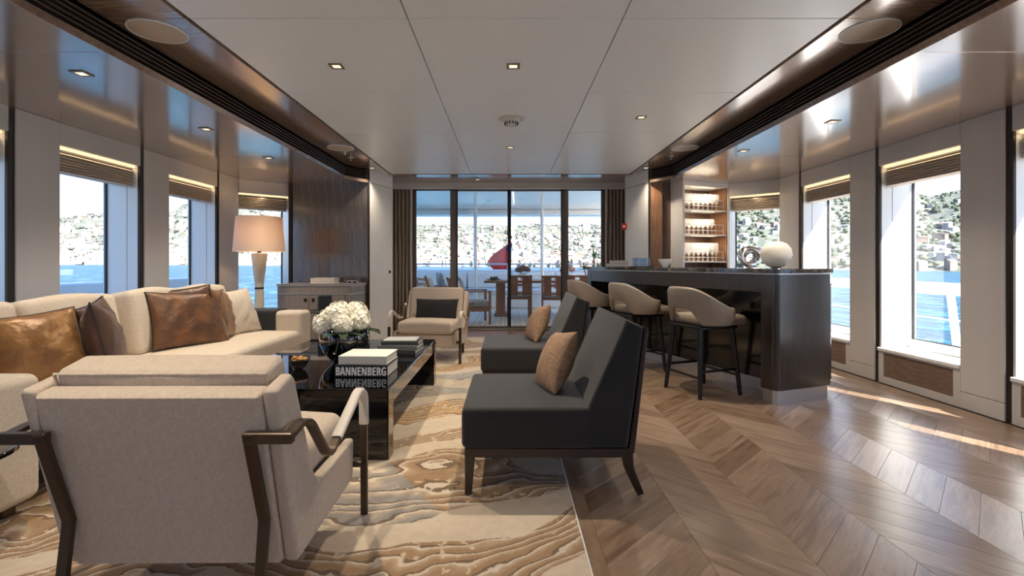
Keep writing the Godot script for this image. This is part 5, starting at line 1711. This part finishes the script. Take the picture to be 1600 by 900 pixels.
func build_fixtures():
	for e in [[-1.109, 3.156, "square downlight in the ceiling panel above the coffee table vase"], [0.037, 3.156, "square downlight in the middle ceiling panel row above the slipper chairs"], [1.171, 4.258, "square downlight in the ceiling panel near the bar"], [0.03, 5.36, "square downlight in the ceiling between the smoke detector and the doors"], [-1.109, 0.95, "square downlight in the ceiling over the armchair seen from behind"]]:
		downlight(e[0], CEIL, e[1], e[2], "downlights in the white ceiling", 1.8)
	for e in [[-2.46, 2.81, "the near end of the sofa"], [-2.46, 3.97, "the sofa middle"], [-2.48, 5.05, "the far sofa arm"], [2.52, 3.77, "the window beyond the bar end"], [2.3, 4.74, "the bar staff side"], [2.55, 1.7, "the sunny side floor"]]:
		downlight(e[0], SOFFIT, e[1], "square downlight in the lacquered soffit above " + e[2], "downlights in the soffits", 1.0)
	for e in [[1.84, 6.46, "pale door panel by the bar"], [-1.8, 6.46, "pale panel near credenza, added to light it"], [-0.45, 7.35, "aft doors"]]:  # the credenza-side one is added to brighten the pale panel
		downlight(e[0], 2.395, e[1], "square downlight in the lacquered border above the " + e[2], "downlights in the border", 0.7)
	# smoke detector
	var s = thing("smoke_detector", "white domed smoke detector with grille in the middle of the ceiling", "smoke detector", P(0.034, CEIL, 4.295))
	part(s, "mount_plate", mb().lathe([Vector2(0, -0.006), Vector2(0.115, -0.006), Vector2(0.12, 0.0), Vector2(0, 0)], 32), M["detector"], 40.0)
	part(s, "dome", mb().lathe([Vector2(0, -0.065), Vector2(0.035, -0.063), Vector2(0.055, -0.05), Vector2(0.06, -0.035), Vector2(0.07, -0.028), Vector2(0.075, -0.006), Vector2(0, -0.006)], 32), M["detector"], 40.0)
	for k in 14:
		var a = TAU * k / 14
		part(s, "grille_rib", mb(Transform3D(Basis(Vector3.UP, a), Vector3.ZERO)).box(Vector3(0.052, -0.058, -0.004), Vector3(0.062, -0.036, 0.004), 0.001), M["gap_black"], 0.0)
	# round loudspeakers in the lacquered border
	for e in [[-1.92, 2.67, "near the sofa, larger in view"], [1.98, 2.665, "above the bare floor beyond the sunny windows"], [-1.84, 5.36, "towards the dark wood panel"], [1.953, 5.36, "towards the glass cabinet"]]:
		var l = thing("ceiling_speaker", "round flush loudspeaker cover in the soffit border " + ["over the sofa end of the room", "over the bare oak floor", "towards the dark wood panel", "towards the glass cabinet"][[-1.92, 1.98, -1.84, 1.953].find(e[0])], "speaker", P(e[0], 2.395, e[1]), 0, "round speakers in the soffit border")
		part(l, "grille", mb().lathe([Vector2(0, -0.004), Vector2(0.134, -0.004), Vector2(0.136, -0.002), Vector2(0.136, -0.0005), Vector2(0, -0.0005)], 48), M["speaker_cover"], 30.0)
		part(l, "rim", mb().lathe([Vector2(0.136, -0.0005), Vector2(0.137, -0.006), Vector2(0.141, -0.006), Vector2(0.143, -0.0005)], 48), M["ceiling_white"], 30.0)
	for e in [[-1.88, 5.84, "near the dark wood panel"], [1.94, 5.77, "near the glass cabinet"]]:
		var sp = thing("sprinkler_head", "small steel sprinkler head in the soffit border " + e[2], "sprinkler", P(e[0], 2.395, e[1]), 0, "sprinkler heads")
		part(sp, "rose", mb().lathe([Vector2(0, -0.006), Vector2(0.03, -0.006), Vector2(0.034, -0.0005), Vector2(0, -0.0005)], 18), M["steel"], 40.0)
		part(sp, "nozzle", mb().lathe([Vector2(0, -0.04), Vector2(0.012, -0.04), Vector2(0.012, -0.036), Vector2(0.005, -0.03), Vector2(0.006, -0.006), Vector2(0, -0.006)], 12), M["steel"], 40.0)
	# wall alarm at the right curtain
	var al = thing("fire_alarm", "small red fire alarm button on the wall edge by the right curtain", "alarm", P(1.71, 1.62, 7.13), deg_to_rad(-20.0))
	part(al, "housing", mb().box(Vector3(-0.03, 0, -0.02), Vector3(0.03, 0.09, 0.015), 0.004), M["flag_red"], 0.0)
	part(al, "button", mb().box(Vector3(-0.014, 0.03, 0.0152), Vector3(0.014, 0.06, 0.019), 0.002), M["white_gloss"], 0.0)


# ------------------------------------------------------------------ sea, hills, town
func build_outer_world():
	var roll = deg_to_rad(-0.43)
	var sea = mat("sea_water", c8(34, 96, 138), 0.3, 0.0, {"metallic_specular": 0.32})
	var nt = noise_tex(91, 0.02, [], [], 512, FastNoiseLite.TYPE_SIMPLEX_SMOOTH, 5)
	nt.as_normal_map = true
	nt.bump_strength = 10.0
	sea.normal_enabled = true
	sea.normal_texture = nt
	sea.normal_scale = 1.0
	sea.uv1_triplanar = true
	sea.uv1_world_triplanar = true
	sea.uv1_scale = Vector3(0.03, 0.03, 0.03)
	var sd = noise_tex(92, 0.012, [c8(12, 56, 76), c8(26, 80, 98), c8(80, 122, 134)], [0.3, 0.6, 0.82], 512, FastNoiseLite.TYPE_SIMPLEX_SMOOTH, 5)
	sea.albedo_color = Color.WHITE
	sea.albedo_texture = sd
	var w = shell("sea")
	w.set_meta("kind", "stuff")
	w.set_meta("label", "blue wind-rippled sea between the yacht and the shore")
	w.set_meta("category", "sea")
	w.rotation.z = roll
	var q = mb()
	q.quad(P(-5000, -4.6, -3000), P(5000, -4.6, -3000), P(5000, -4.6, 6000), P(-5000, -4.6, 6000))
	q.v = PackedVector3Array([P(-5000, -4.6, -3000), P(5000, -4.6, -3000), P(5000, -4.6, 6000), P(-5000, -4.6, -3000), P(5000, -4.6, 6000), P(-5000, -4.6, 6000)])
	q.shell = 6
	part(w, "water", q, sea, 0.0)
	# hills as a shore strip around the bow-to-stern horizon: height by direction
	var prof = [[-100, 0.07], [-60, 0.075], [-46, 0.085], [-42, 0.088], [-38, 0.11], [-35, 0.097], [-33, 0.13], [-29, 0.115], [-24, 0.1], [-14, 0.08], [0, 0.082], [12, 0.08], [20, 0.1], [25, 0.17], [30, 0.185], [35, 0.18], [39, 0.155], [41, 0.148], [43, 0.168], [50, 0.17], [70, 0.12], [100, 0.1]]
	var height = func(deg):
		for i in prof.size() - 1:
			if deg <= prof[i + 1][0]:
				var t = clampf((deg - prof[i][0]) / float(prof[i + 1][0] - prof[i][0]), 0, 1)
				return lerpf(prof[i][1], prof[i + 1][1], t)
		return 0.1
	var n = FastNoiseLite.new()
	n.seed = 6
	n.frequency = 0.004
	n.fractal_octaves = 5
	var ground = func(deg, s):
		var a = deg_to_rad(deg)
		var R = lerpf(850.0, 1900.0, s)
		var x = R * sin(a)
		var d = R * cos(a)
		var top = height.call(deg) * 1900.0 * maxf(0.35, cos(a))
		var y = -4.6 + top * pow(s, 0.85) + n.get_noise_2d(x, d) * 60.0 * s * (1.0 - 0.75 * s) * (1.6 if s < 0.8 else 1.0)
		if s <= 0.001:
			y = -8.0
		return P(x, maxf(y, -8.0), d)
	var hm = mat("hillside", Color.WHITE, 0.95)
	hm.albedo_texture = noise_tex(93, 0.018, [c8(66, 73, 62), c8(84, 89, 78), c8(106, 104, 95), c8(73, 79, 68), c8(120, 118, 111)], [0.25, 0.42, 0.52, 0.6, 0.8], 512, FastNoiseLite.TYPE_SIMPLEX_SMOOTH, 5)
	hm.uv1_triplanar = true
	hm.uv1_world_triplanar = true
	hm.uv1_scale = Vector3(0.0045, 0.0045, 0.0045)
	var hl = shell("hills")
	hl.set_meta("label", "dry green hillside with terraces across the bay")
	hl.set_meta("category", "hills")
	hl.rotation.z = roll
	var hb = mb()
	var na = 220
	var ns = 22
	var rows = []
	for i in na + 1:
		var row = []
		for j in ns + 1:
			row.append(ground.call(-100.0 + 200.0 * i / na, float(j) / ns))
		rows.append(row)
	for i in na:
		for j in ns:
			hb.tri(rows[i][j], rows[i + 1][j + 1], rows[i + 1][j])
			hb.tri(rows[i][j], rows[i][j + 1], rows[i + 1][j + 1])
	hb.shell = hb.v.size()
	if (hb.v[2] - hb.v[0]).cross(hb.v[1] - hb.v[0]).y < 0:
		for i in range(0, hb.v.size(), 3):
			var t = hb.v[i + 1]
			hb.v[i + 1] = hb.v[i + 2]
			hb.v[i + 2] = t
	part(hl, "slope", hb, hm, 60.0)
	# houses and trees of the far shore: too many and too small to count
	var r = RandomNumberGenerator.new()
	r.seed = 77
	var house = mb().box(Vector3(-0.5, -0.6, -0.5), Vector3(0.5, 0.8, 0.5), 0.0)
	house.prism([Vector2(-0.56, 0.8), Vector2(0.56, 0.8), Vector2(0, 1.05)], -0.55, 0.55, "z")
	var tree = mb().ball(Vector3(0, 0.4, 0), Vector3(0.5, 0.6, 0.5), 7, 5)
	var sets = [["far_houses", "pale houses of the coastal town spread over the far hillside", "houses", house, 2600, mat("house_wall", Color.WHITE, 0.85, 0.0, {"vertex_color_use_as_albedo": true})], ["far_trees", "trees dotted over the far hillside, painted paler as haze left and aft", "trees", tree, 9000, mat("far_leaf", Color.WHITE, 0.9, 0.0, {"vertex_color_use_as_albedo": true})]]
	for e in sets:
		var mm = MultiMesh.new()
		mm.transform_format = MultiMesh.TRANSFORM_3D
		mm.use_colors = true
		mm.mesh = e[3].mesh(0.0 if e[0] == "far_houses" else 60.0)
		mm.mesh.surface_set_material(0, e[5])
		mm.instance_count = e[4]
		for i in e[4]:
			var deg = r.randf_range(-55.0, 55.0)
			var s = r.randf_range(0.01, 0.97)
			if e[0] == "far_houses":
				s = pow(r.randf(), 1.9) * 0.75 + 0.012
				if deg > 18.0 and r.randf() < 0.6:
					deg = r.randf_range(-52.0, 16.0)
			var p = ground.call(deg, s)
			var k = r.randf_range(5.0, 11.0) if e[0] == "far_houses" else r.randf_range(4.0, 10.0)
			var sc = Vector3(k * r.randf_range(0.8, 1.8), k * r.randf_range(0.6, 1.1), k) if e[0] == "far_houses" else Vector3(k, k * r.randf_range(0.5, 0.9), k)
			mm.set_instance_transform(i, Transform3D(Basis(Vector3.UP, r.randf() * TAU).scaled_local(sc), p))
			var cl = Color(0.74, 0.68, 0.6)
			if e[0] == "far_houses":
				var v = r.randf_range(0.8, 1.0)
				cl = Color(0.38 * v, 0.36 * v, 0.34 * v) if r.randf() < 0.75 else Color(0.34 * v, 0.24 * v, 0.18 * v)
			else:
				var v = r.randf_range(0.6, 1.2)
				cl = Color(0.055 * v, 0.072 * v, 0.04 * v) if deg > 15.0 else Color(0.12 * v, 0.13 * v, 0.11 * v)  # haze painted into the tree colour: paler and greyer on the left and aft
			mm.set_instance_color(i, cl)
		var o = MultiMeshInstance3D.new()
		o.name = e[0]
		o.multimesh = mm
		o.set_meta("kind", "stuff")
		o.set_meta("label", e[1])
		o.set_meta("category", e[2])
		add_child(o)
		o.rotation.z = roll
